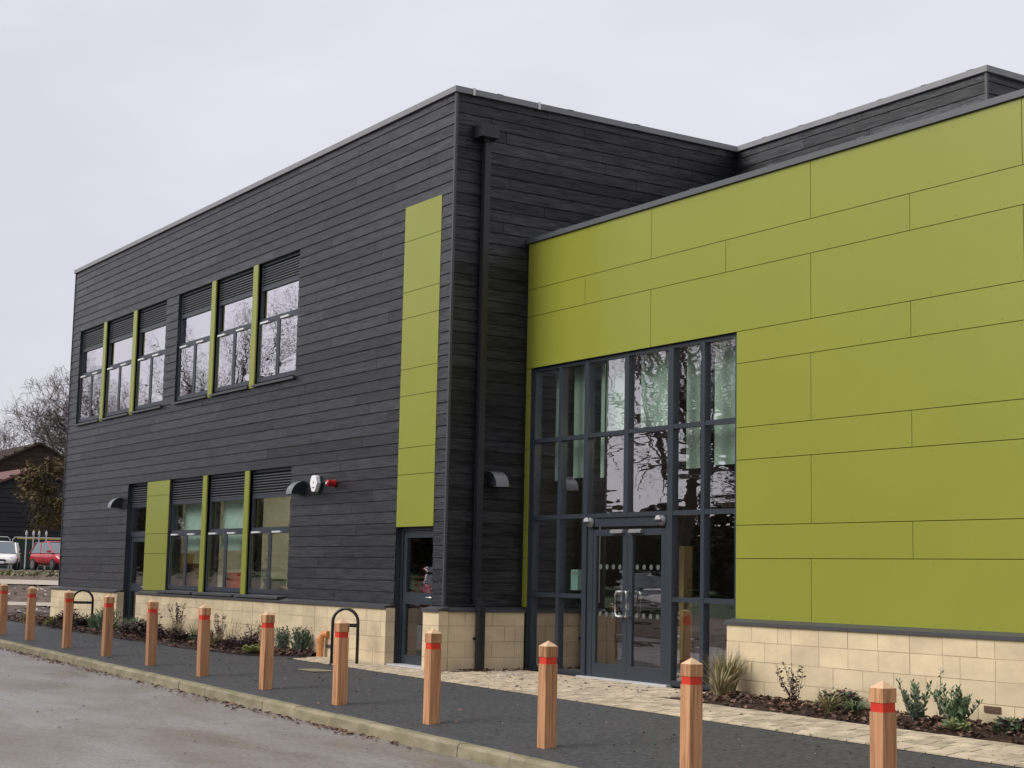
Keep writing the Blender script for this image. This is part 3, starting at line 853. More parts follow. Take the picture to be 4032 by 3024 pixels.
# fanlight and louvre over the left door
w = DL[1] - DL[0]
b = MB(); m = b.mid('frame'); bk = b.mid('black'); Y = .10
b.box(0, .05, Y, Y + .08, 0, 1.083, m); b.box(w - .05, w, Y, Y + .08, 0, 1.083, m); b.box(.05, w - .05, Y, Y + .08, 1.04, 1.083, m)
b.box(.05, w - .05, Y, Y + .08, .575, .64, m); b.box(.05, w - .05, Y, Y + .08, 0, .06, m); b.box(.05, w - .05, Y + .066, Y + .072, .64, 1.04, bk)
fl = b.build('window', None, bld, P(DL[0], 0, 1.162)); fl['label'] = 'fanlight and louvre above the left side door'
link('pane', pane_mesh(w - .1, .515), fl, (.05, Y + .03, .06))
for k in range(8): link('slat', slat_me, fl, (.052, Y + .004, .655 + k * .0475), scale=(w - .104, 1, 1))

# entrance curtain wall ------------------------------------------
CY = 1.375
b = MB()
ZB, ZTOP = -0.905, ZR['C']
mull = [(0.140, 0.205), (0.815, 0.885), (1.449, 1.549), (2.386, 2.480), (3.330, 3.440), (4.008, 4.078), (4.662, 4.738)]
def mb_(x0, x1, z0, z1, y0=CY, y1=CY + .12): b.box(x0, x1, y0, y1, z0, z1)
for i, (a, c) in enumerate(mull):
    z0 = 1.285 if i == 3 else ZB
    mb_(a, c, z0, ZTOP - .004, CY, CY + .12)
for i in range(6):
    a, c = mull[i][1], mull[i + 1][0]
    mb_(a, c, ZTOP - .05, ZTOP - .004, CY + .004); mb_(a, c, 2.402, 2.460, CY + .004); mb_(a, c, 1.275, 1.335, CY + .004)
    if i not in (2, 3):
        mb_(a, c, 0.160, 0.222, CY + .004); mb_(a, c, ZB, -0.835, CY + .004)
mb_(2.386, 2.480, 1.275, 1.2849, CY + .004)
# header panel and jambs of the entrance doors
mb_(1.549, 3.330, 1.150, 1.2745, CY + .03, CY + .10)
mb_(1.549, 1.672, ZB, 1.1495, CY + .022, CY + .12); mb_(3.272, 3.330, ZB, 1.1495, CY + .022, CY + .12)
# the cover strip between green strip and glazing
b.box(CX0 + .001, .1395, D1 + .012, CY + .12, ZB, ZTOP - .004)
cw = b.build('entrance_glazing', 'frame', bld, tuple(OFF)); cw['label'] = 'glazed entrance screen in a dark frame'
for i in range(6):
    a, c = mull[i][1], mull[i + 1][0]
    spans = [(2.460, ZTOP - .05), (1.335, 2.402)]
    if i not in (2, 3): spans += [(0.222, 1.275), (-0.835, 0.160)]
    for z0, z1 in spans:
        link('pane', pane_mesh(c - a, z1 - z0, 'glass_en'), cw, (a, CY + .05, z0))
sf = MB(); sf.box(CX0 - .01, CX1, D1 + .013, CY + .2, ZTOP + .002, ZTOP + .03); sf.build('soffit', 'reveal', bld, tuple(OFF))
th = MB(); th.box(1.45, 3.44, 1.30, 1.40, -0.93, -0.895); th.build('threshold', 'paleal', cw)

def leaf(x0, x1, meet_right, lbl):
    w = x1 - x0; h = 2.005; Y = 0.0
    s0, s1 = (0.075, 0.105) if meet_right else (0.105, 0.075)
    b = MB()
    b.box(0, s0, Y, Y + .05, 0, h); b.box(w - s1, w, Y, Y + .05, 0, h)
    b.box(s0, w - s1, Y, Y + .05, 0, .185); b.box(s0, w - s1, Y, Y + .05, h - .085, h)
    o = b.build('entrance_door', 'frame', bld, P(x0, CY + .025, -0.893)); o['label'] = lbl
    link('pane', pane_mesh(w - s0 - s1, h - .27), o, (s0, .02, .185))
    for zz in (1.495, 0.852):
        for k in range(4):
            d = MB(); d.lathe([(0.0, -.0015), (.035, -.0015), (.035, 0), (0, 0)], 16, axis='y')
            gx_ = s0 + (w - s0 - s1) * (0.14 + 0.24 * k)
            d.build('glass_dot', 'dot', o, (gx_, .018, zz))
    hx = w - 0.05 if meet_right else 0.05
    sg = -1 if meet_right else 1
    hb = MB()
    r = .0145
    def loop(dx, y, zc=1.0, hh=.165):
        e = hx + dx
        return [(hx, 0, zc - hh), (hx, y * .8, zc - hh), (hx + dx * .25, y, zc - hh), (e - dx * .25, y, zc - hh), (e, y, zc - hh + .04), (e, y, zc + hh - .04), (e - dx * .25, y, zc + hh), (hx + dx * .25, y, zc + hh), (hx, y * .8, zc + hh), (hx, 0, zc + hh)]
    hb.tube(loop(-.11 if meet_right else 0.03, -.075), r, 10)
    hb.build('pull_handle', 'handle', o, (0, 0, 0), smooth=True)
    hb = MB(); hb.tube([(p[0], .05 - p[1], p[2]) for p in loop(-.02 if meet_right else .10, -.06)], r * .9, 10)
    hb.build('pull_handle', 'silver', o, smooth=True)
    cb = MB(); cw_ = .27
    cb.prism([(-.055, 0), (-.055, .028), (-.03, .05), (0, .05), (0, 0)], 0, cw_)
    cb.build('door_closer', 'closer', o, (w - cw_ - .06 if meet_right else .07, -.001, h - .055))
    if not meet_right:
        k = MB(); k.box(0, .03, -.006, 0, 0, .09); k.build('lock_plate', 'silver', o, (0.02, -.001, .92))
    return o
leaf(1.678, 2.462, True, 'left leaf of the glazed entrance doors')
leaf(2.468, 3.266, False, 'right leaf of the glazed entrance doors')

# interior --------------------------------------------------------
IN = empty('interior', (0, 0, 0), None, None); IN.parent = bld; IN.location = tuple(OFF)
def ibox(name, m, *a): 
    o = box(name, m, *a, parent=IN); return o
ibox('room_floor', 'in_floor', XL + .31, -.31, .31, 6.0, -0.98, -0.88)
ibox('room_ceiling', 'in_white', XL + .31, -.31, .31, 6.0, 2.45, 2.6)
ibox('room_wall', 'in_wall', XL + .31, -.31, 6.0, 6.1, -0.88, 2.45)
ibox('room_wall', 'in_wall', -5.0, -4.9, .31, 5.99, -0.88, 2.44)
ibox('room_wall', 'in_white', -12.0, -11.9, .31, 5.99, -0.88, 2.44)
ibox('room_floor', 'in_floor', XL + .31, -.31, .31, 6.0, 3.4, 3.5)
ibox('room_ceiling', 'in_white', XL + .31, -.31, .31, 6.0, 6.4, 6.5)
ibox('room_wall', 'in_white', XL + .31, -.31, 6.0, 6.1, 3.5, 6.4)
for (a, c), zb in ((LO[0], .82), (LO[1], .82)):
    ibox('roller_blind', 'blind', a + .05, c - .05, .33, .335, zb, 1.80)
for a, c in UP[2:4]:
    ibox('roller_blind', 'blind', a + .05, c - .05, .33, .335, 4.05, 5.60)
for xx, yy in ((-6.6, 2.0), (-8.2, 3.6), (-7.6, 5.0), (-9.8, 2.4), (-14.5, 2.5), (-8.8, 1.2), (-6.2, 4.2), (-11.2, 4.4), (-13.2, 4.2)):  # extra strips among these are added to brighten the dim rooms
    ibox('ceiling_light', 'striplight', xx - .6, xx + .6, yy, yy + .12, 2.38, 2.44)
# lobby behind the glazed screen; its dimness is put into black walls and floor
ibox('room_floor', 'wrap', 0.0, 15, 1.52, 5.4, -0.98, -0.90)
ibox('room_wall', 'wrap', 0.0, 15, 5.3, 5.4, -0.9, 5.0)
ibox('room_wall', 'black', 0.0, 0.1, 1.56, 5.29, -0.9, 5.0)
ibox('room_wall', 'black', 8.0, 8.1, 1.64, 5.29, -0.9, 5.0)
ibox('room_ceiling', 'in_white', 0.1, 8.0, 1.64, 5.29, 4.2, 4.3)
for a, c, zb in ((.27, .40, 1.86), (.74, 1.04, 1.88), (1.41, 1.49, 1.86), (1.53, 1.97, 2.47), (2.33, 2.96, 2.47), (3.32, 3.60, 1.90), (3.89, 4.30, 1.92)):
    ibox('roller_blind', 'blind', a, c, 1.70, 1.71, zb, 3.50)
for xx, zz in ((3.2, 2.9), (3.5, 2.9)):
    ibox('ceiling_light', 'striplight', xx, xx + .12, 2.4, 4.6, zz, zz + .05)
ibox('timber_post', 'wood_in', 2.70, 2.86, 2.05, 2.20, -0.62, 0.90)
ibox('blind_chain', 'galv', 0.475, 0.487, 1.66, 1.67, .22, 1.86)
ibox('blind_chain', 'galv', 1.46, 1.475, 1.66, 1.67, .10, 1.30)

# ---------------------------------------------------------------- things fixed to or near the building
# wall lamps with quarter-round hoods
def lamp_mesh():
    W, Pj, H = 0.23, 0.24, 0.225
    side = MB(); hood = MB(); glass = MB()
    arc = [(-Pj * math.sin(t), H * math.cos(t)) for t in [R(a) for a in range(0, 91, 9)]]
    prof = [(0, 0)] + arc
    side.prism(prof, 0, .006)
    n = len(arc)
    inner = [(p * .965 + .0, q * .965) for p, q in arc]
    hood.prism(arc + inner[::-1], .0062, W - .0062)
    base = MB(); base.box(.012, W - .012, -.03, -.001, .01, H - .012)
    glass.box(.012, W - .012, -Pj + .016, -.031, .006, .016)
    return side, hood, base, glass
LM = [x_.mesh(n_) for x_, n_ in zip(lamp_mesh(), ('cheek', 'hood', 'mounting_box', 'lens'))]
for me_, mm in zip(LM, ('lamp', 'lit_hood', 'lamp', 'white')): me_.materials.append(MT[mm])
for loc, rz, lb in (((-14.055, -.002, 1.742), 0, 'dark hooded wall lamp left of the louvred side door'),
                    ((-4.915, -.002, 1.742), 0, 'dark hooded wall lamp beside the white alarm box'),
                    ((0.002, 0.69, 1.735), R(90), 'dark hooded wall lamp in the shaded corner by the downpipe')):
    e = empty('wall_lamp', loc, lb, 'wall lamp', 'hooded wall lamps on the charcoal boards', rz)
    for me_, n_ in zip(LM, ('cheek', 'hood', 'mounting_box', 'lens')): link(n_, me_, e)
    link('cheek', LM[0], e, (.224, 0, 0))

# alarm box
ab = empty('alarm_box', (-4.16, -.002, 1.735), 'white coffin-shaped alarm box with a dark green base', 'alarm box')
def hexprof(s, dz=0): return [(-.055 * s, 0), (.055 * s, 0), (.135 * s, .155), (.09 * s, .275), (.05 * s, .295), (-.05 * s, .295), (-.09 * s, .275), (-.135 * s, .155)]
b = MB(); b.prism(hexprof(1.0), -.030, 0, 'y'); b.build('backplate', 'dgreen', ab)
b = MB(); b.prism([(p, q * .9 + .035) for p, q in hexprof(.98)], -.095, -.0305, 'y'); b.build('cover', 'white', ab)
b = MB(); b.prism([(-.014, .17), (.0, .155), (.014, .18), (.012, .215), (-.012, .205)], -.097, -.0955, 'y'); b.build('emblem', 'mark', ab)
b = MB()
for k in range(5): b.box(-.05 + k * .021, -.036 + k * .021, -.097, -.0955, .088, .108)
b.build('lettering', 'mark', ab)
# red sounder
rs = empty('fire_sounder', (-3.57, -.002, 1.885), 'red cylindrical fire sounder right of the alarm box', 'fire alarm')
b = MB(); b.lathe([(0, -.022), (.062, -.022), (.062, 0), (0, 0)], 18, axis='y'); b.build('base', 'red', rs, smooth=False)
b = MB(); b.lathe([(0, -.15), (.035, -.15), (.052, -.135), (.054, -.0225), (0, -.0225)], 18, axis='y'); b.build('horn', 'red', rs)
b = MB(); b.lathe([(0, -.158), (.016, -.156), (.02, -.1505)], 12, axis='y'); b.build('lens', 'white', rs)

# downpipe with hopper on the return wall
dp = empty('downpipe', (0.0, 0.5, -0.9), 'square dark downpipe with a box hopper on the return wall', 'downpipe')
b = MB(); b.prism([(.002, .0), (.002, .195), (.25, .195), (.25, 0)], -.155, .155, 'y'); b.box(.05, .15, -.05, .05, -.04, -.001); b.build('hopper', 'pipe', dp, (0, -.04, 7.785))
b = MB(); b.box(.03, .125, -.05, .05, 1.03, 7.742); b.build('pipe', 'pipe', dp, (0, 0, 0))
b = MB(); b.prism([(.03, 1.029), (.125, 1.029), (.26, .925), (.26, .86), (.16, .86), (.16, .90)], -.05, .05, 'y'); b.build('offset', 'pipe', dp, (0, .0, 0))
b = MB(); b.box(.16, .26, -.05, .05, .008, .859); b.build('pipe', 'pipe', dp)
b = MB(); b.box(.135, .159, -.075, .075, .43, .47); b.build('bracket', 'pipe', dp)
for zz in (2.9, 4.6, 6.3):
    b = MB(); b.box(.003, .0295, -.075, .075, zz, zz + .05); b.build('bracket', 'pipe', dp)

# orange soil pipe and vents
op = MB()
op.tube([(0, 0, 0), (0, 0, .30), (.012, .02, .345), (.04, .045, .365), (.075, .06, .37), (.11, .075, .37)], .055, 14)
op.tube([(0, 0, .25), (0, 0, .285)], .064, 14)
tag(op.build('soil_pipe', 'orange', None, (-3.43, -.225, -.90), smooth=False), 'orange clay-coloured pipe stub elbowed into the stone plinth', 'pipe')
def vent(name, x0, x1, y, z0, z1, m, lb, cat):
    e = MB(); e.box(x0, x1, y - .008, y - .003, z0, z1)
    o = e.build(name, m, None); tag(o, lb, cat, 'air vents in the stone plinth' if m == 'terra' else None)
    n = 5
    for k in range(n):
        zz = z0 + (z1 - z0) * (k + .15) / n
        s = MB(); s.box(x0 + .008, x1 - .008, y - .014, y - .0085, zz, zz + (z1 - z0) / n * .5); s.build('slat', m, o)
vent('air_brick', 6.62, 6.80, 1.198, -.80, -.735, 'terra', 'terracotta air brick behind the drooping grass clump', 'air brick')
vent('air_brick', 8.63, 8.84, 1.198, -.80, -.735, 'terra', 'terracotta air brick right of the leafy green shrubs', 'air brick')
vent('vent_grille', -3.39, -3.24, -.131, -.745, -.69, 'greyv', 'small grey vent grille beside the orange pipe', 'vent')

# lamps on the entrance header
def head_lamp(x, lb):
    e = empty('entrance_lamp', (x, CY + .029, 1.212), lb, 'lamp', 'twin lamps over the entrance doors')
    b = MB(); b.lathe([(0, -.012), (.075, -.012), (.075, 0), (0, 0)], 18, axis='y'); b.build('base', 'frame', e)
    b = MB(); b.lathe([(.071, -.0125), (.064, -.045), (.045, -.072), (.02, -.085), (0, -.088)], 18, axis='y'); b.build('dome', 'clearish', e, smooth=True)
    b = MB(); b.prism([(-.062, .012), (.062, .012), (.02, .068), (-.03, .06)], -.10, -.0895, 'y'); b.build('shade', 'lampwhite', e)
    b = MB(); b.prism([(-.05, -.03), (.05, -.03), (.055, .006), (-.055, .006)], -.098, -.0895, 'y'); b.build('socket', 'black', e)
head_lamp(1.625, 'domed lamp over the left end of the entrance doors')
head_lamp(3.225, 'domed lamp over the right end of the entrance doors')
# dispenser seen through the glazing
ds = empty('soap_dispenser', (1.13, 1.475, .27), 'mint dispenser fixed inside the entrance glazing', 'dispenser')
b = MB(); b.prism([(-.085, 0), (.085, 0), (.095, .29), (-.075, .29), (-.085, .27)], 0, .07, 'y'); b.build('body', 'mint', ds)
b = MB(); b.box(-.06, .075, -.012, -.001, .215, .265); b.build('window', 'galv', ds)
# drain cover, and a flat plate whose pale colour stands for a puddle
dc = MB(); dc.lathe([(0, .012), (.16, .012), (.17, 0), (0, 0)], 20)
tag(dc.build('drain_cover', 'palepath', None, (1.08, .47, g(1.08, .47) + .014)), 'round pale drain cover in the paving before the shaded corner', 'drain cover')
ic = MB(); ic.box(-.30, .30, -.22, .22, 0, .008)
tag(ic.build('puddle_plate', 'kerb', None, (-1.35, -1.25, g(-1.35, -1.25) - .002)), 'flat pale plate standing for the puddle on the asphalt by the hoop', 'puddle')
# things standing on a worktop behind the ground-floor windows
ibox('worktop', 'in_white', -12.6, -5.1, .42, .95, .06, .10)
def carton(name, m, x, y, w, d, h, label, cat, lid=None):
    e = empty(name, (x, y, .1005), label, cat)
    b = MB(); b.box(-w / 2, w / 2, -d / 2, d / 2, 0, h); b.build('body', m, e)
    b = MB(); b.box(-w / 2 - .012, w / 2 + .012, -d / 2 - .012, d / 2 + .012, h + .0005, h + .05); b.build('lid', lid or m, e)
    return e
carton('storage_box', 'chair_red', -9.05, .65, .34, .28, .26, 'orange-red storage box on the worktop behind the middle window', 'box')
carton('storage_box', 'white', -9.10, .66, .30, .02, .62, 'white printed panel standing behind the orange-red box', 'notice', 'in_white').location.y = .86
carton('paper_stack', 'in_white', -9.95, .62, .40, .30, .30, 'stack of white papers behind the left pane of the middle window', 'papers')
carton('file_box', 'wood_in', -11.70, .62, .46, .30, .62, 'tall tan file box behind the window next to the green panel', 'box', 'wood_in')
carton('file_box', 'terra', -11.05, .66, .40, .28, .42, 'brick-red file box behind the window next to the green panel', 'box')
carton('storage_box', 'pl_dk', -7.10, .62, .40, .26, .16, 'low dark green box behind the window by the wall lamp', 'box')
carton('storage_box', 'galv', -7.95, .64, .32, .26, .34, 'grey box behind the left pane of the window by the wall lamp', 'box')

# ---------------------------------------------------------------- bollards
bw = 0.0655
bl_body = MB(); bl_body.box(-bw, bw, -bw, bw, -.12, .778)
bl_groove = MB(); bl_groove.box(-bw + .006, bw - .006, -bw + .006, bw - .006, .7781, .8449)
hb_ = MB()
q = bw + .001
hb_.v = [(-q, -q, .845), (q, -q, .845), (q, q, .845), (-q, q, .845), (-q, -q, .945), (q, -q, .945), (q, q, .945), (-q, q, .945), (0, 0, .998)]
hb_.f = [(3, 2, 1, 0), (0, 1, 5, 4), (1, 2, 6, 5), (2, 3, 7, 6), (3, 0, 4, 7), (4, 5, 8), (5, 6, 8), (6, 7, 8), (7, 4, 8)]
hb_.mi = [0] * 5 + [1] * 4
bms = []
for b_, n_, m_ in ((bl_body, 'post', 'wood'), (bl_groove, 'red_band', 'bandred'), (hb_, 'cap', 'wood')):
    me_ = b_.mesh(n_); me_.materials.append(MT[m_])
    if n_ == 'cap':
        me_.materials.append(MT['lit_endgrain']); me_.polygons.foreach_set('material_index', hb_.mi)
    bms.append((n_, me_))
bxs = [(-11.95, 'farthest wooden bollard, cut by the left edge of the picture'), (-10.07, 'wooden bollard standing before the bare soil left of the building'),
       (-7.84, 'wooden bollard just left of the far cycle hoop'), (-5.75, 'wooden bollard just right of the far cycle hoop'),
       (-3.70, 'wooden bollard in front of the tall green panel by the left door'), (-1.64, 'wooden bollard in front of the first ground-floor window'),
       (0.50, 'wooden bollard in front of the third ground-floor window'), (2.60, 'wooden bollard standing before the near cycle hoop'),
       (4.75, 'wooden bollard in front of the stone pier beside the side door'), (6.92, 'wooden bollard in front of the left bays of the entrance glazing'),
       (9.15, 'wooden bollard beside the tall grass at the glazing end'), (11.37, 'nearest wooden bollard, in front of the bed of leafy shrubs')]
for bx_, lb in bxs:
    by_ = -2.915 if bx_ < 8 else -3.0 if bx_ < 10 else -3.085
    e = empty('bollard', (bx_, by_, g(bx_, by_)), lb, 'bollard', 'wooden bollards along the kerb')
    e.rotation_euler = (rng.uniform(-.009, .009), rng.uniform(-.009, .009), rng.uniform(-.05, .05))
    for n_, me_ in bms: link(n_, me_, e)

# cycle hoops
def hoop(x, y, ang, w, lb):
    e = empty('cycle_hoop', (x, y, g(x, y)), lb, 'cycle stand', 'black cycle hoops before the plinth', ang)
    h = w / 2; H = .83; r = .024
    pts = [(-h, 0, -.06), (-h, 0, H - h)] + [(-h * math.cos(t), 0, H - h + h * math.sin(t)) for t in [R(a) for a in range(15, 180, 15)]] + [(h, 0, H - h), (h, 0, -.06)]
    b = MB(); b.tube(pts, r, 12); b.build('frame', 'black_gloss', e, smooth=True)
    b = MB(); b.box(-h + r, h - r, -.012, .012, H - h - .075, H - h - .02); b.build('crossbar', 'black_gloss', e)
    for sx_ in (-h, h):
        b = MB(); b.lathe([(.0, .012), (.045, .010), (.055, 0)], 12, c=(sx_, 0, 0)); b.build('foot', 'black_gloss', e)
hoop(-12.50, -1.17, math.atan2(.34, .17), .40, 'black cycle hoop at the far end, among the grey-green plants')
hoop(-1.905, -.57, math.atan2(.28, .25), .39, 'black cycle hoop nearest the side door')

# ---------------------------------------------------------------- planting beds
def bed_edge_l(x):
    if x < -4.6: return -1.32 + 0.02 * math.sin(x * 2.1) + (0.07 if x > -9 else 0) + max(0, (x + 7) * .09)
    return -1.03 + (x + 4.6) * 0.75
def bed(name, x0, x1, ylo, yhi, n, m):
    b = MB(); ny = 7; xs = lin(x0, x1, n)
    for x in xs:
        a, c = ylo(x), yhi(x)
        for j in range(ny):
            t = j / (ny - 1); y = a + (c - a) * t
            hgt = 0.006 if j in (0,) else 0.03 + 0.035 * math.sin(math.pi * t) + mnoise.noise((x * 5, y * 5, 1)) * .02
            b.v.append((x, y, g(x, y) + hgt))
    for i in range(n - 1):
        for j in range(ny - 1):
            b.f.append((i * ny + j, (i + 1) * ny + j, (i + 1) * ny + j + 1, i * ny + j + 1)); b.mi.append(0)
    return tag(b.build(name, m), kind='structure')
bed('planting_bed', -20.5, -3.62, bed_edge_l, lambda x: -0.125 if x > XL - .1 else 1.5, 90, 'mulch')
bed('planting_bed', 4.72, 15.5, lambda x: 0.20 + .015 * math.sin(x * 3) if x > 5.3 else .20 + (5.3 - x) * 1.2, lambda x: 1.205, 60, 'mulch')

def leaf_quad(b, p, s, m=0, flat=0.6):
    """one curled leaf: two triangles folded along a rib"""
    a = rng.uniform(0, 6.283); tl = rng.uniform(-flat, flat); tl2 = rng.uniform(-flat, flat)
    d = Vector((math.cos(a), math.sin(a), tl)); e = Vector((-math.sin(a), math.cos(a), tl2))
    w = rng.uniform(.3, .5)
    p = Vector(p)
    i = len(b.v)
    b.v += [tuple(p - d * s * .5), tuple(p + e * s * w + Vector((0, 0, s * .18))), tuple(p + d * s * .5), tuple(p - e * s * w + Vector((0, 0, s * .18)))]
    b.f += [(i, i + 1, i + 2), (i, i + 2, i + 3)]; b.mi += [m, m]

lit = MB(); md, ml = lit.mid('leafdark'), lit.mid('leaf')
for k in range(5200):
    if k % 5 < 3:
        x = rng.uniform(-18.5, -3.7); lo_, hi_ = bed_edge_l(x) - .03, -.14
    else:
        x = rng.uniform(4.8, 14); lo_, hi_ = .17, 1.19
        if x < 5.35: lo_ = .2 + (5.3 - x) * 1.2
    if hi_ <= lo_: continue
    t = rng.random(); y = lo_ + (hi_ - lo_) * t
    zz = g(x, y) + .012 + (0.03 + .035 * math.sin(math.pi * t)) * min(1, t * 6) + rng.uniform(0, .02)
    leaf_quad(lit, (x, y, zz), rng.uniform(.035, .085), md if rng.random() < .66 else ml)
for cx_, cy_, n_ in ((.28, .5, 60), (.22, .42, 40), (.30, 1.15, 40)):
    for k in range(n_):
        x, y = cx_ + rng.gauss(0, .07), cy_ + rng.gauss(0, .13)
        if x < .12 or y > 1.32: continue
        leaf_quad(lit, (x, y, g(x, y) + .018 + rng.uniform(0, .02)), rng.uniform(.03, .06), md)
tag(lit.build('leaf_litter'), kind='stuff')

fall = MB(); fm, fl2 = fall.mid('leaf'), fall.mid('leafdark')
for k in range(620):                     # drifted against the kerb in loose clusters
    c = rng.choice([-9.5, -8.2, -6.6, -5.9, -4.2, -3.6, -2.2, -.9, .4, 1.1, 2.3, 3.4, 3.9, 4.6])
    x = c + rng.gauss(0, .45); y = -3.50 - abs(rng.gauss(0, .10))
    leaf_quad(fall, (x, y, road_z(x) + .012), rng.uniform(.025, .07), fm if rng.random() < .7 else fl2, .4)
for k in range(90):
    x, y = rng.uniform(-10, 12), rng.uniform(-8.5, -3.6)
    leaf_quad(fall, (x, y, road_z(x) + .01), rng.uniform(.02, .05), fl2, .3)
for k in range(340):
    x, y = rng.uniform(-9, 13), rng.uniform(-3.3, -.2)
    if y > -.74 and x < -3.3: continue
    leaf_quad(fall, (x, y, g(x, y) + .022), rng.uniform(.02, .055), fl2 if rng.random() < .8 else fm, .3)
for k in range(70):
    x, y = rng.uniform(.3, 4.7), rng.uniform(-.6, 1.2)
    leaf_quad(fall, (x, y, g(x, y) + .024), rng.uniform(.03, .06), fl2, .3)
tag(fall.build('fallen_leaves'), kind='stuff')
bits = MB()
for k in range(130):
    x, y = rng.uniform(-9, 12), rng.uniform(-3.2, -.9)
    leaf_quad(bits, (x, y, g(x, y) + .006), rng.uniform(.012, .035), 0, .1)
tag(bits.build('paper_bits', 'pebble'), kind='stuff')

# ---------------------------------------------------------------- plants
def blade(b, base, az, L, lean, w, m, droop=1.0):
    d = Vector((math.cos(az), math.sin(az), 0)); s = Vector((-math.sin(az), math.cos(az), 0))
    n = 5; prev = None
    for k in range(n + 1):
        t = k / n
        p = Vector(base) + d * (L * lean * t ** 1.5) + Vector((0, 0, L * (t - droop * lean * .55 * t * t)))
        ww = w * (1 - t) ** .7 + .0008
        i = len(b.v); b.v += [tuple(p - s * ww), tuple(p + s * ww)]
        if prev is not None: b.f.append((prev, prev + 1, i + 1, i)); b.mi.append(m)
        prev = i
def tuft(kind, mats, h, w, n, lean=(.2, .7), droop=1.0):
    b = MB(); ms = [b.mid(x) for x in mats]
    for k in range(n):
        az = rng.uniform(0, 6.283); r_ = rng.uniform(0, w * .16)
        blade(b, (r_ * math.cos(az), r_ * math.sin(az), 0), az + rng.uniform(-.5, .5), h * rng.uniform(.7, 1.2), rng.uniform(*lean), .004 + h * .006, rng.choice(ms), droop)
    return b
def leafy(b, p, d, s, m):
    """one pointed leaf: 4-vertex blade along d"""
    d = Vector(d).normalized()
    e = d.cross(Vector((rng.uniform(-1, 1), rng.uniform(-1, 1), 1))).normalized()
    n_ = d.cross(e)
    p = Vector(p); i = len(b.v)
    b.v += [tuple(p), tuple(p + d * s * .5 + e * s * .22), tuple(p + d * s - n_ * s * .1), tuple(p + d * s * .5 - e * s * .22)]
    b.f += [(i, i + 1, i + 2), (i, i + 2, i + 3)]; b.mi += [m, m]
def clump(mats, h, w, n, ls):
    b = MB(); ms = [b.mid(x) for x in mats]; st = b.mid('pl_twig')
    lobes = [(rng.uniform(-.2, .2) * w, rng.uniform(-.2, .2) * w, rng.uniform(.5, 1)) for _ in range(6)]
    for k in range(n):
        lx, ly, lh = rng.choice(lobes)
        az = rng.uniform(0, 6.283); el = math.acos(rng.uniform(0, 1)); rr = rng.uniform(.55, 1.0)
        p = Vector((lx + w * .3 * rr * math.sin(el) * math.cos(az), ly + w * .3 * rr * math.sin(el) * math.sin(az), h * lh * (.25 + .75 * rr * math.cos(el)) * .85))
        p.z = max(p.z, .02)
        leafy(b, p, (math.cos(az), math.sin(az), rng.uniform(-.4, .7)), ls * rng.uniform(.6, 1.25), rng.choice(ms))
    for lx, ly, lh in lobes:
        b.tube([(0, 0, 0), (lx, ly, h * lh * .5)], .004, 4, st)
    for k in range(8):
        az = rng.uniform(0, 6.28)
        b.tube([(0, 0, 0), (w * .25 * math.cos(az), w * .25 * math.sin(az), h * .6)], .003, 4, st)
    return b
def twiggy(mats, h, w, stems, per, ls, stem_m='pl_twig'):
    b = MB(); ms = [b.mid(x) for x in mats]; st = b.mid(stem_m)
    for k in range(stems):
        az = rng.uniform(0, 6.283); ln = rng.uniform(.1, .55); L = h * rng.uniform(.6, 1.1)
        pts = []; bend = rng.uniform(-.5, .5)
        for q in range(6):
            t = q / 5
            pts.append(Vector((w * ln * t * math.cos(az + bend * t) + rng.gauss(0, .006), w * ln * t * math.sin(az + bend * t) + rng.gauss(0, .006), L * t)))
        b.tube(pts, [.0045, .004, .0035, .003, .0025, .0015], 4, st)
        for q in range(per):
            t = rng.uniform(.15, 1); i = min(int(t * 5), 4); f_ = t * 5 - i
            p = pts[i].lerp(pts[i + 1], f_)
            a2 = rng.uniform(0, 6.283)
            leafy(b, p, (math.cos(a2), math.sin(a2), rng.uniform(-.1, .9)), ls * rng.uniform(.6, 1.2), rng.choice(ms))
    return b
def spiky(mats, h, w, stems):
    """lavender-like bush of upright needle-leaved stems"""
    b = MB(); ms = [b.mid(x) for x in mats]
    for k in range(stems):
        az = rng.uniform(0, 6.283); ln = rng.uniform(0, .5); L = h * rng.uniform(.55, 1.1)
        base = Vector((rng.gauss(0, w * .13), rng.gauss(0, w * .13), 0)); tip = base + Vector((w * ln * math.cos(az), w * ln * math.sin(az), L))
        m = rng.choice(ms)
        b.tube([base, base.lerp(tip, .5) + Vector((0, 0, .02)), tip], [.003, .0025, .001], 3, m)
        for q in range(16):
            t = rng.uniform(.2, 1); a2 = rng.uniform(0, 6.283)
            leafy(b, base.lerp(tip, t), (math.cos(a2) * .6, math.sin(a2) * .6, 1), .045 * rng.uniform(.6, 1.2), m)
    return b
def whorl(mats, h, w, stems):
    """leafy upright stems with whorls of narrow leaves"""
    b = MB(); ms = [b.mid(x) for x in mats]
    for k in range(stems):
        az = rng.uniform(0, 6.283); ln = rng.uniform(.05, .45); L = h * rng.uniform(.6, 1.08)
        tip = Vector((w * ln * math.cos(az), w * ln * math.sin(az), L)); base = tip * .15; base.z = 0
        m = rng.choice(ms)
        b.tube([base, tip], [.005, .003], 4, m)
        for q in range(22):
            t = .2 + .8 * q / 21; a2 = q * 2.4
            leafy(b, base.lerp(tip, t), (math.cos(a2), math.sin(a2), .35 + t), .088 * (1.1 - .45 * t) * rng.uniform(.7, 1.2), m)
    return b
G_ = 'plants in the beds against the plinth'
def plant(name, b, x, y, label, cat='plant'):
    o = b.build(name, None, None, (x, y, g(x, y) + .035), rng.uniform(0, 6.28))
    return tag(o, label, cat, G_)
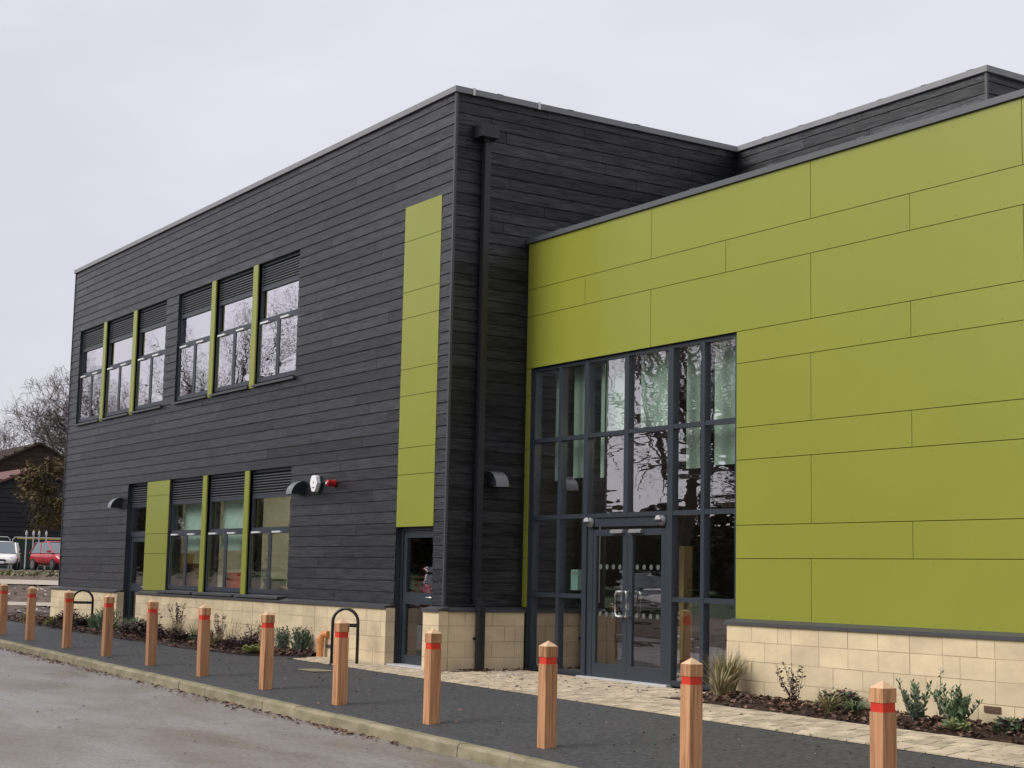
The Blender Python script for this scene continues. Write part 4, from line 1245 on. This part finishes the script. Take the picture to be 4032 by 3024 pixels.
plant('grass_tuft', tuft('t', ['pl_straw', 'pl_grass'], .28, .4, 150), -14.92, -1.60, 'straw-coloured grass tuft behind the bollard at the far left', 'grass')
plant('low_plant', clump(['pl_yellow', 'pl_grass'], 0.29, 0.41, 330, 0.066), -13.98, -1.30, 'low yellow-green plant between two far bollards')
plant('leafy_clump', clump(['pl_purple'], 0.47, 0.62, 630, 0.083), -13.65, -1.05, 'dark purple leafy clump at the far corner of the plinth')
plant('leafy_clump', clump(['pl_purple'], 0.36, 0.36, 420, 0.08), -13.15, -.95, 'dark purple leafy clump left of the far cycle hoop')
plant('twiggy_shrub', twiggy(['pl_purple', 'pl_twig'], 0.66, 0.34, 9, 20, 0.040), -12.35, -.7, 'thin twiggy shrub seen through the far cycle hoop', 'shrub')
plant('grey_bush', spiky(['pl_grey', 'pl_green'], 0.33, 0.50, 112), -12.15, -.98, 'grey-green bush inside the far cycle hoop', 'bush')
plant('grey_bush', spiky(['pl_grey', 'pl_green'], 0.40, 0.50, 120), -11.85, -.86, 'taller grey-green bush right of the far cycle hoop', 'bush')
plant('low_plant', clump(['pl_yellow', 'pl_green'], 0.39, 0.35, 330, 0.066), -11.63, -.90, 'yellow-green mound behind the fourth bollard from the left')
plant('grey_bush', spiky(['pl_green', 'pl_grey'], 0.29, 0.43, 112), -10.36, -.88, 'small green bush at the foot of the left door', 'bush')
plant('leafy_clump', clump(['pl_purple'], 0.43, 0.62, 645, 0.083), -9.35, -.95, 'dark purple clump left of the bollard before the green panel')
plant('twiggy_shrub', twiggy(['pl_purple', 'pl_twig'], 0.55, 0.31, 12, 22, 0.046), -9.45, -.75, 'twiggy purple shrub rising behind the clump by the left door', 'shrub')
plant('twiggy_shrub', twiggy(['pl_purple', 'pl_twig'], 0.62, 0.41, 16, 26, 0.048), -9.0, -.45, 'tall twiggy purple shrub right of the bollard before the green panel', 'shrub')
plant('grass_tuft', tuft('t', ['pl_grass', 'pl_straw'], .40, .4, 170), -8.27, -.78, 'olive grass tuft under the first ground-floor window', 'grass')
plant('grass_tuft', tuft('t', ['pl_grass', 'pl_straw'], .46, .5, 60, (.5, 1.0), .9), -8.05, -.50, 'loose arching grass with a few long blades', 'grass')
plant('leafy_clump', clump(['pl_dk', 'pl_green'], 0.27, 0.35, 330, 0.066), -7.20, -.80, 'dark green clump left of the sixth bollard')
plant('twiggy_shrub', twiggy(['pl_purple', 'pl_twig'], 0.51, 0.29, 12, 20, 0.048), -6.76, -.57, 'twiggy dark shrub right of the sixth bollard', 'shrub')
plant('dry_stems', twiggy(['pl_straw', 'pl_twig'], 0.46, 0.41, 25, 5, 0.034, 'pl_straw'), -5.95, -.70, 'bundle of dry pale stems under the middle window')
plant('leafy_clump', clump(['pl_purple', 'pl_twig'], 0.31, 0.46, 450, 0.066), -5.55, -.78, 'withered purple-brown clump beside the dry stems')
plant('twiggy_shrub', twiggy(['pl_twig', 'leaf'], 0.42, 0.50, 22, 16, 0.040), -5.75, -.30, 'brown twiggy shrub with shrivelled leaves left of the seventh bollard', 'shrub')
plant('grass_tuft', tuft('t', ['pl_straw'], .44, .14, 40, (.1, .3)), -5.40, -.33, 'thin straw grass hidden behind the seventh bollard', 'grass')
plant('low_plant', clump(['pl_yellow'], 0.17, 0.41, 360, 0.055), -4.55, -.90, 'low variegated yellow plant at the bed edge by the seventh bollard')
plant('grey_bush', spiky(['pl_grey'], 0.37, 0.29, 73), -4.38, -.44, 'grey-green bush right of the seventh bollard', 'bush')
plant('grey_bush', spiky(['pl_grey', 'pl_dk'], 0.36, 0.41, 96), -4.00, -.30, 'grey-green bush nearest the orange pipe', 'bush')
for x_, y_, k_, lb in ((-10.05, -1.02, 1, 'small purple clump in the mulch right of the left door'), (-8.62, -.98, 1.2, 'purple clump in front of the olive grass tuft'),
                       (-7.72, -.92, 1.0, 'low purple clump between the arching grass and the sixth bollard'), (-6.38, -.86, 1.15, 'dark purple clump just right of the sixth bollard'),
                       (-5.05, -.72, 1.1, 'brown-purple clump left of the variegated yellow plant')):
    plant('leafy_clump', clump(['pl_purple', 'pl_purple', 'pl_twig'], .34 * k_, .46 * k_, 420, .075), x_, y_, lb)
plant('dry_stems', twiggy(['pl_straw', 'leaf'], .40, .4, 16, 6, .03, 'pl_straw'), -6.95, -.45, 'scruffy dry stems against the plinth under the middle window')
plant('grass_tuft', tuft('t', ['pl_straw', 'pl_grass'], .34, .4, 120, (.3, .8)), -6.1, -.95, 'ragged straw grass at the bed edge under the middle window', 'grass')
plant('grass_tuft', tuft('t', ['pl_straw', 'pl_grass', 'pl_grass'], .56, .6, 300, (.15, .6)), 5.02, .95, 'tall straw-green grass clump at the end of the glazing', 'grass')
plant('grass_tuft', tuft('t', ['pl_straw', 'pl_straw', 'pl_grass'], .44, .4, 130, (.3, .8)), 5.35, .55, 'drooping straw grass in front of the tall clump', 'grass')
plant('twiggy_shrub', twiggy(['pl_purple'], 0.46, 0.41, 11, 26, 0.046), 6.34, .80, 'twiggy purple shrub against the right plinth', 'shrub')
plant('leafy_clump', clump(['pl_purple', 'pl_dk'], 0.34, 0.51, 480, 0.072), 6.92, .92, 'dark purple clump behind the drooping grass')
plant('grass_tuft', tuft('t', ['pl_grass', 'pl_straw'], .36, .26, 120, (.35, .9), 1.5), 7.25, .42, 'drooping olive grass left of the nearest bollard', 'grass')
plant('grass_tuft', tuft('t', ['pl_green', 'pl_dk'], .30, .3, 80, (.6, 1.1), 1.3), 7.42, .62, 'fresh green spreading grass beside the drooping one', 'grass')
plant('leafy_shrub', whorl(['pl_green', 'pl_grey'], .38, .52, 11), 8.30, .60, 'green leafy shrub just right of the nearest bollard', 'shrub')
plant('tall_stem', twiggy(['pl_green', 'pl_grey'], 0.55, 0.17, 4, 12, 0.057, 'pl_grey'), 8.42, .78, 'single tall stem between the two leafy shrubs')
plant('leafy_shrub', whorl(['pl_green', 'pl_green', 'pl_dk'], .37, .66, 17), 8.68, .72, 'fuller green leafy shrub second right of the nearest bollard', 'shrub')
plant('low_plant', clump(['pl_yellow', 'pl_green'], 0.16, 0.27, 225, 0.055), 9.02, .36, 'low fresh green plant at the edge of the right bed')
plant('leafy_clump', clump(['pl_purple', 'pl_dk'], 0.22, 0.54, 450, 0.077), 9.55, .66, 'purple clump at the right edge of the picture')
plant('low_plant', clump(['pl_green', 'pl_yellow'], 0.18, 0.27, 210, 0.055), 9.25, .92, 'small green plant under the right air brick')

# ---------------------------------------------------------------- far left: soil, paths, cars, barns, trees
vd = Vector((-.967, .26)); vp = Vector((.26, .967)); C2 = Vector((CAMP.x, CAMP.y))
def band(name, m, d0, d1, s0, s1, off, n=14, parent=None, kind='structure'):
    b = MB()
    for k in range(n):
        s = s0 + (s1 - s0) * k / (n - 1)
        for d in (d0, d1):
            p = C2 + vd * d + vp * s
            b.v.append((p.x, p.y, base_z(p.x) + off))
    for k in range(n - 1):
        b.f.append((2 * k, 2 * k + 1, 2 * k + 3, 2 * k + 2)); b.mi.append(0)
    o = b.build(name, m, parent)
    if kind: o['kind'] = kind
    return o
band('garden_path', 'palepath', 47.0, 49.2, -14, 16, .03)
band('garden_path', 'palepath', 60.5, 65.5, -16, 22, .03)
band('car_park', 'asphalt', 74, 100, -30, 40, .012)
sb = MB(); nx, ny = 60, 60
for i in range(nx):
    for j in range(ny):
        p = C2 + vd * (39.3 + 33.5 * i / (nx - 1)) + vp * (-9 + 20 * j / (ny - 1))
        d = (p - C2).dot(vd)
        flat = 0 if 46.8 < d < 49.4 or 60.2 < d < 65.8 else 1
        z = base_z(p.x) - .03 + flat * (.05 + .09 * mnoise.noise((p.x * 1.3, p.y * 1.3, 0)) + rng.uniform(-.03, .03))
        sb.v.append((p.x, p.y, z))
for i in range(nx - 1):
    for j in range(ny - 1):
        sb.f.append((i * ny + j, (i + 1) * ny + j, (i + 1) * ny + j + 1, i * ny + j + 1)); sb.mi.append(0)
tag(sb.build('bare_soil', 'soil'), kind='structure')
st_ = MB()
for k in range(420):
    p = C2 + vd * rng.choice([rng.uniform(40, 46.5), rng.uniform(50, 60)]) + vp * rng.uniform(-5, 7)
    leaf_quad(st_, (p.x, p.y, base_z(p.x) + .06), rng.uniform(.06, .2), 0, .6)
tag(st_.build('rubble', 'pebble'), kind='stuff')
gcv = MB()
for k in range(900):
    p = C2 + vd * rng.uniform(70, 72.5) + vp * rng.uniform(-5, 7)
    leaf_quad(gcv, (p.x, p.y, base_z(p.x) + rng.uniform(.0, .22)), rng.uniform(.08, .2), 0, 1.0)
tag(gcv.build('ground_cover', 'pl_grass'), kind='stuff')

# cars: body lofted from cross sections along the length
def car_parts(L, W, H, bonnet, mini):
    """x forward, origin at ground centre"""
    body = MB(); glass = MB(); roof = MB(); pil = MB()
    hl = L / 2; hw = W / 2
    belt = H * .60
    # lower body sections: (x, half width, z bottom, z top)
    secs = [(-hl, hw * .80, .34, belt * .92), (-hl + .12, hw * .93, .24, belt), (-hl + .6, hw, .20, belt), (hl - bonnet, hw, .20, belt * .98),
            (hl - bonnet * .55, hw * .985, .20, belt * .93), (hl - .22, hw * .93, .22, belt * .84), (hl - .04, hw * .82, .26, belt * .68), (hl, hw * .74, .32, belt * .56)]
    rings = []
    for x_, w_, zb, zt in secs:
        zm = (zb + zt) / 2
        ring = [(-w_ * .9, zb), (-w_, zm), (-w_ * .97, zt * .96), (-w_ * .80, zt), (w_ * .80, zt), (w_ * .97, zt * .96), (w_, zm), (w_ * .9, zb)]
        i = len(body.v); body.v += [(x_, a, c) for a, c in ring]; rings.append(i)
    for a, c in zip(rings, rings[1:]):
        for k in range(8):
            k2 = (k + 1) % 8
            body.f.append((a + k, c + k, c + k2, a + k2)); body.mi.append(0)
    body.f.append(tuple(rings[0] + k for k in range(8))); body.mi.append(0)
    body.f.append(tuple(rings[-1] + k for k in range(7, -1, -1))); body.mi.append(0)
    # cabin: glasshouse and roof
    xr0, xr1 = -hl + .18, hl - bonnet + .05
    t0, t1 = xr0 + (.24 if mini else .42), xr1 - (.62 if mini else .95)
    lo_, hi_ = belt - .015, H - .07
    wl_, wt = hw * .90, hw * .74
    gv = [(xr0, -wl_, lo_), (xr1, -wl_, lo_), (xr1, wl_, lo_), (xr0, wl_, lo_), (t0, -wt, hi_), (t1, -wt, hi_), (t1, wt, hi_), (t0, wt, hi_)]
    glass.v = gv; glass.f = [(0, 1, 5, 4), (1, 2, 6, 5), (2, 3, 7, 6), (3, 0, 4, 7)]; glass.mi = [0] * 4
    e_ = .05
    roof.v = [(t0 - .10, -wt - .05, hi_ - .03), (t1 + .12, -wt - .05, hi_ - .03), (t1 + .12, wt + .05, hi_ - .03), (t0 - .10, wt + .05, hi_ - .03),
              (t0 + .0, -wt * .92, H + .03), (t1 - .02, -wt * .92, H + .03), (t1 - .02, wt * .92, H + .03), (t0 + .0, wt * .92, H + .03)]
    for q in ((0, 1, 5, 4), (1, 2, 6, 5), (2, 3, 7, 6), (3, 0, 4, 7), (4, 5, 6, 7), (3, 2, 1, 0)):
        roof.f.append(q); roof.mi.append(0)
    for s in (-1, 1):                      # pillars
        for xa, xb in (((xr1 + .01), (t1 + .01)), ((xr0 - .01), (t0 - .01)), ((xr0 + xr1) / 2 - .1, (t0 + t1) / 2 - .1)):
            pil.tube([(xa, s * (wl_ + .004), lo_ - .02), (xb, s * (wt + .006), hi_)], .04, 6)
    return (body, roof, pil), glass
def car(name, x, y, z, rz, paint, label, L=3.9, W=1.68, H=1.46, bonnet=.95, mini=False, group=None):
    e = empty(name, (x, y, z), label, 'car', group, rz)
    bd, gl_ = car_parts(L, W, H, bonnet, mini)
    for ob_ in (bd[0].build('body', paint, e, smooth=True), bd[1].build('roof', paint, e, smooth=True)):
        sm_ = ob_.modifiers.new('round', 'SUBSURF'); sm_.levels = 2; sm_.render_levels = 2
    bd[2].build('pillar', paint, e); gl_.build('windows', 'carglass', e)
    hl, hw = L / 2, W / 2
    for sx_ in (-1, 1):
        for xx in (-hl + .68, hl - .72):
            wb = MB(); wb.lathe([(.0, -.09), (.30, -.09), (.31, -.06), (.31, .06), (.30, .09), (0, .09)], 18, axis='y')
            wo_ = wb.build('wheel', 'tyre', e, (xx, sx_ * (hw - .095), .31))
            rb = MB(); rb.lathe([(0, 0), (.19, .004), (.21, -.01), (.0, -.012)], 14, axis='y')
            rb.build('rim', 'rim', wo_, (0, sx_ * .098, 0), 0)
        hb2 = MB(); hb2.lathe([(0, .05), (.08, .045), (.105, .01), (.105, -.05), (0, -.05)], 14, axis='x')
        hb2.build('headlight', 'lens', e, (hl - .12, sx_ * hw * .68, H * .60 * .66))
        mb2 = MB(); mb2.box(-.06, .06, -.09, .09, -.05, .06); mb2.build('wing_mirror', 'black' if mini else paint, e, (hl - bonnet - .05, sx_ * (hw + .10), H * .64))
    gb = MB(); gb.prism([(-.32, -.05), (.32, -.05), (.36, .02), (.28, .07), (-.28, .07), (-.36, .02)], 0, .03, 'x'); gb.build('grille', 'black', e, (hl - .012, 0, .46))
    gb = MB(); gb.prism([(-.45, -.05), (.45, -.05), (.48, .04), (-.48, .04)], 0, .03, 'x'); gb.build('lower_grille', 'black', e, (hl - .03, 0, .30))
    pbx = MB(); pbx.box(0, .012, -.26, .26, -.055, .055); pbx.build('number_plate', 'white', e, (hl + .025, 0, .38))
    return e
def head(px, py):                         # heading that faces the viewer's side
    return math.atan2(CAMP.y - py, CAMP.x - px)
car('parked_car', -59.9, 9.9, base_z(-59.9) + .015, head(-59.9, 9.9) + R(-4), 'carwhite', 'small cream-white hatchback parked nose-on beyond the soil', 3.7, 1.72, 1.42, .95, True, 'cars parked beyond the soil')
car('parked_car', -60.6, 12.93, base_z(-60.6) + .015, head(-60.6, 13.0) + R(25), 'carred', 'red hatchback partly hidden by the building corner', 3.7, 1.66, 1.50, .85, False, 'cars parked beyond the soil')
car('parked_car', -73.5, 14.75, base_z(-73.5) + .015, head(-73.5, 14.7) + R(10), 'carpale', 'pale silver car behind the white and red hatchbacks', 4.2, 1.75, 1.50, 1.0, False, 'cars parked beyond the soil')

# temporary fence with slim posts
fe = empty('mesh_fence', (-69.3, 13.0, .3), 'grey temporary fence behind the parked cars', 'fence')
def frail(name, pts, r_, m='galv'):
    b = MB(); b.tube(pts, r_, 6); return b.build(name, m, fe)
for k in range(4):
    s0, s1 = -6.4 + k * 3.2, -3.35 + k * 3.2
    a = vp * s0; c = vp * s1
    frail('fence_panel', [(a.x, a.y, 0), (a.x, a.y, 1.62), (a.x + vp.x * .12, a.y + vp.y * .12, 1.74), (c.x - vp.x * .12, c.y - vp.y * .12, 1.74), (c.x, c.y, 1.62), (c.x, c.y, 0)], .028)
    b = MB(); b.v = [(a.x, a.y, .05), (c.x, c.y, .05), (c.x, c.y, 1.66), (a.x, a.y, 1.66), (a.x - .02, a.y, .05), (c.x - .02, c.y, .05), (c.x - .02, c.y, 1.66), (a.x - .02, a.y, 1.66)]
    b.f = [(0, 1, 2, 3), (7, 6, 5, 4), (0, 4, 5, 1), (3, 2, 6, 7), (1, 5, 6, 2), (0, 3, 7, 4)]; b.mi = [0] * 6
    b.build('fence_sheet', 'fabricgreen', fe, (-.06, 0, 0))
for k, (s, lb) in enumerate(((.35, 'first'), (.72, 'second'), (1.02, 'third'), (1.40, 'fourth'))):
    p = Vector((-67.8, 12.95)) + vp * s
    b = MB(); b.tube([(0, 0, 0), (0, 0, 1.85)], .035, 8); b.lathe([(0, 2.12), (.03, 2.08), (.06, 1.98), (.06, 1.86), (.03, 1.84)], 10)
    tag(b.build('signal_post', 'galv', None, (p.x, p.y, .3)), f'slim grey post with a knob top, {lb} from the left of four', 'post', 'slim posts by the fence')
ct_ = empty('site_container', (-74.5, 17.2, .3), 'dark site container with a yellow top edge behind the fence', 'container', None, math.atan2(vp.y, vp.x))
b = MB(); b.box(-2.4, 2.4, -1, 1, 0, 1.7); b.build('body', 'black', ct_)
b = MB(); b.box(-2.4, 2.4, -1.02, 1.02, 1.701, 1.86); b.build('top_rail', 'yellow', ct_)

def gable_house(name, x0, x1, yc, hw, ze, zr, wallm, roofm, label, slatn):
    e = empty(name, ((x0 + x1) / 2, yc, .25), label, 'barn')
    cx = (x0 + x1) / 2; l0, l1 = x0 - cx, x1 - cx
    ze -= .25; zr -= .25
    b = MB(); b.prism([(-hw, 0), (hw, 0), (hw, ze), (0, zr - .12), (-hw, ze)], l0, l1); wl_ = b.build('wall', wallm, e)
    # weatherboards on the end that faces the camera
    n = slatn
    for k in range(n):
        z0, z1 = zr * k / n, zr * (k + 1) / n - .03
        zz = (z0 + z1) / 2
        half = hw if zz < ze else hw * (zr - zz) / (zr - ze)
        if half < .2: continue
        s = MB(); s.prism([(l1 + .002, z0), (l1 + .05, z0), (l1 + .02, z1), (l1 + .002, z1)], -half, half, 'y'); s.build('plank', wallm, wl_)
    for s_ in (-1, 1):
        sl_ = (zr - ze) / hw; ov = .45
        b = MB(); b.prism([(0, zr), (s_ * (hw + ov), ze - sl_ * ov), (s_ * (hw + ov), ze - sl_ * ov - .14), (0, zr - .14)], l0 - .2, l1 + .3)
        b.build('roof_slope', roofm, e)
    return e, l1
bn, l1 = gable_house('barn', -110, -92, 20.7, 7.0, 5.7, 9.2, 'barnroof', 'barnroof', 'tall dark barn behind the brown-leaved tree', 26)
b = MB(); b.box(0, .08, -.45, .45, -.4, .4); wf = b.build('window', 'paleal', bn, (l1 + .052, -.5, 5.2)); 
b = MB(); b.box(0, .02, -.36, .36, -.31, .31); b.build('pane', 'carglass', wf, (.081, 0, 0))
bn2, l2 = gable_house('barn', -91.4, -80, 17.17, 5.5, 4.25, 6.73, 'barnwall', 'redroof', 'lower black-boarded barn with a red tiled roof', 22)
b = MB(); b.box(0, .06, -.9, .9, -.9, .8); sf_ = b.build('board', 'barnroof', bn2, (l2 + .06, 1.9, 3.7))
b = MB(); b.box(0, .12, -1.0, 1.0, .801, .87); b.build('ledge', 'paleal', sf_)

# trees -------------------------------------------------------------
def tree_meshes(H, rad, levels, spread, seed, up_=.25, first=.28, kids=(7, 6, 6, 5, 4), wig=.16, rmin=.006, limb=1.0):
    rr = random.Random(seed)
    tr_, cr_ = MB(), MB()
    def branch(p, d, L, r, lev):
        n = 6 if lev == 0 else 5 if lev == 1 else 4 if lev == 2 else 3
        pts = [p.copy()]; q = p.copy(); dd = d.copy()
        for k in range(n):
            dd = (dd + Vector((rr.gauss(0, wig), rr.gauss(0, wig), rr.gauss(0, wig) + up_ * .12)) * (1 if lev else .5)).normalized()
            q = q + dd * (L / n); pts.append(q.copy())
        rads = [r * (1 - .72 * k / n) for k in range(n + 1)]
        (tr_ if lev < 2 else cr_).tube(pts, rads, 8 if lev == 0 else 6 if lev == 1 else 4 if lev == 2 else 3, caps=False)
        if lev >= levels: return
        kn = kids[lev]
        for k in range(kn):
            t = (first if lev == 0 else .22) + (1 - (first if lev == 0 else .22)) * (k + rr.random()) / kn
            i = min(int(t * n), n - 1); f_ = t * n - i
            bp = pts[i].lerp(pts[i + 1], f_)
            dirp = (pts[i + 1] - pts[i]).normalized()
            az = rr.uniform(0, 6.283)
            side = dirp.orthogonal().normalized(); side.rotate(Matrix.Rotation(az, 3, dirp))
            nd = (dirp * (1 - spread) + side * spread + Vector((0, 0, up_))).normalized()
            branch(bp, nd, (limb if lev == 0 else 1.0) * L * rr.uniform(.48, .72) * (1.1 - .45 * t), max(r * (1 - .7 * t) * rr.uniform(.5, .7), rmin), lev + 1)
    branch(Vector((0, 0, -.2)), Vector((0, 0, 1)), H * .75, rad, 0)
    a = tr_.mesh('trunk', True); a.materials.append(MT['bark'])
    c = cr_.mesh('crown', True); c.materials.append(MT['twig'])
    return a, c
def tree(meshes, x, y, z, rz, label, s=1.0, group='bare winter trees', name='bare_tree'):
    e = empty(name, (x, y, z), label, 'tree', group, rz); e.scale = (s, s, s)
    link('trunk', meshes[0], e); link('crown', meshes[1], e)
    return e
oak = tree_meshes(13.5, .55, 4, .62, 11, .16, .17, (11, 8, 7, 5, 4), .22, .006, 1.35)
ash = tree_meshes(14, .30, 4, .52, 23, .30, .25, (10, 7, 6, 5, 4), .15)
far = tree_meshes(16.5, .32, 4, .60, 23, .14, .16, (15, 10, 8, 6, 4), .15, .017, 1.1)
tree(far, -113.0, 29.8, .2, .6, 'bare tree behind the barn, its twigs spreading beside the building corner', 1.0)
tree(far, -128, 23.4, .2, 2.0, 'smaller bare tree at the far left above the barn roof', .72)
tree(far, -136, 29.6, .2, 4.1, 'bare tree behind the barn, half hidden by the other trees', .85)
# brown-leaved trees in front of the barns
def brown_tree(x, y, z, H, w, seed, lb):
    rr = random.Random(seed)
    t_, c_ = tree_meshes(H, .10, 3, .5, seed, .3, .25, (8, 6, 5), .15)
    e = empty('brown_leaved_tree', (x, y, z), lb, 'tree', 'brown-leaved trees before the barns')
    link('trunk', t_, e); link('branches', c_, e)
    b = MB()
    lob = [(rr.gauss(0, w * .28), rr.gauss(0, w * .28), H * rr.uniform(.35, .95), rr.uniform(.4, .9)) for _ in range(26)]
    for k in range(2600):
        lx, ly, lz, r_ = rr.choice(lob)
        v = Vector((rr.gauss(0, 1), rr.gauss(0, 1), rr.gauss(0, 1))).normalized() * r_ * rr.uniform(.3, 1)
        leaf_quad(b, (lx + v.x, ly + v.y, lz + v.z * .8), rr.uniform(.10, .24), 0, 1.0)
    b.build('crown', 'brownleaf', e)
brown_tree(-74.5, 16.1, .3, 6.6, 2.0, 3, 'brown-leaved tree in front of the red-roofed barn')
brown_tree(-75.5, 18.6, .3, 8.0, 2.8, 5, 'taller brown-leaved tree next to the building corner')

# across the road, seen mirrored in the glass
tree(oak, -13.0, -15.2, road_z(-13), .8, 'big spreading bare oak across the road', 1.0)
tree(ash, -24, -21, road_z(-18), 1.0, 'bare tree across the road left of the oak', 1.0)
tree(ash, -36, -19, road_z(-18), 3.0, 'bare tree far along the road', .95)
tree(ash, -46, -27, road_z(-18), 5.0, 'bare tree at the far end of the verge', 1.05)
tree(oak, -30, -31, road_z(-18), 2.4, 'second bare oak behind the parked cars', .95)
tree(ash, -8, -28, road_z(-8), 4.0, 'bare tree behind the big oak', 1.05)
tree(ash, 4, -26, road_z(4), 2.2, 'bare tree across the road from the entrance', 1.0)
tree(oak, -58, -36, road_z(-18), 5.6, 'distant bare oak at the end of the hedge', 1.0)
tree(ash, -84, -22.5, base_z(-84) - .1, 1.2, 'tall bare tree far along the road, last but one', .95)
tree(ash, -93, -27, base_z(-93) - .1, 2.9, 'tall bare tree farthest along the road', 1.0)
tree(ash, -69, -21, base_z(-69) - .1, 4.4, 'tall bare tree beside the road beyond the soil', .85)
tree(ash, -53, -17.8, base_z(-53) - .1, 5.2, 'bare roadside tree across from the car park', .95)
hd = MB()
for k in range(19000):
    x = rng.uniform(-150, 22); t = rng.random()
    z = (4.9 + max(0, min(2.4, (-50 - x) * .1))) * math.sqrt(t) + 1.1 * mnoise.noise((x * .3, 0, 0))
    leaf_quad(hd, (x, -37 + rng.gauss(0, .8), road_z(-18) + z * .98), rng.uniform(.4, .8), 0, 1.0)
hc = MB(); hc.box(-150, 23, -38.2, -37.6, road_z(-18) - .1, road_z(-18) + 3.9)
he = empty('hedge', (0, 0, 0), 'long dark hedge behind the cars across the road', 'hedge')
hd.build('foliage', 'hedge', he); hc.build('core', 'hedge', he)
car('parked_car', -23.5, -19.0, road_z(-18) + .05, R(35), 'carwhite', 'white car parked across the road by the oak', 4.3, 1.78, 1.6, 1.0, False, 'cars parked across the road')
car('parked_car', -20.5, -23.0, road_z(-18) + .05, R(40), 'carpale', 'pale grey car parked across the road', 4.2, 1.75, 1.5, 1.0, False, 'cars parked across the road')
car('parked_car', -31.0, -18.0, road_z(-18) + .05, R(30), 'carred', 'red car parked across the road', 4.1, 1.72, 1.5, .95, False, 'cars parked across the road')


# labels for the loose stuff
for nm_, lb_, ct_n in (('leaf_litter', 'dark brown leaf litter covering the planting beds', 'leaf litter'),
                       ('fallen_leaves', 'fallen brown leaves scattered along the kerb, path and paving', 'leaves'),
                       ('paper_bits', 'tiny pale scraps scattered over the dark asphalt path', 'litter'),
                       ('rubble', 'pale stones lying in the bare soil left of the building', 'rubble'),
                       ('ground_cover', 'low yellowish ground cover in front of the parked cars', 'ground cover')):
    tag(bpy.data.objects[nm_], lb_, ct_n)
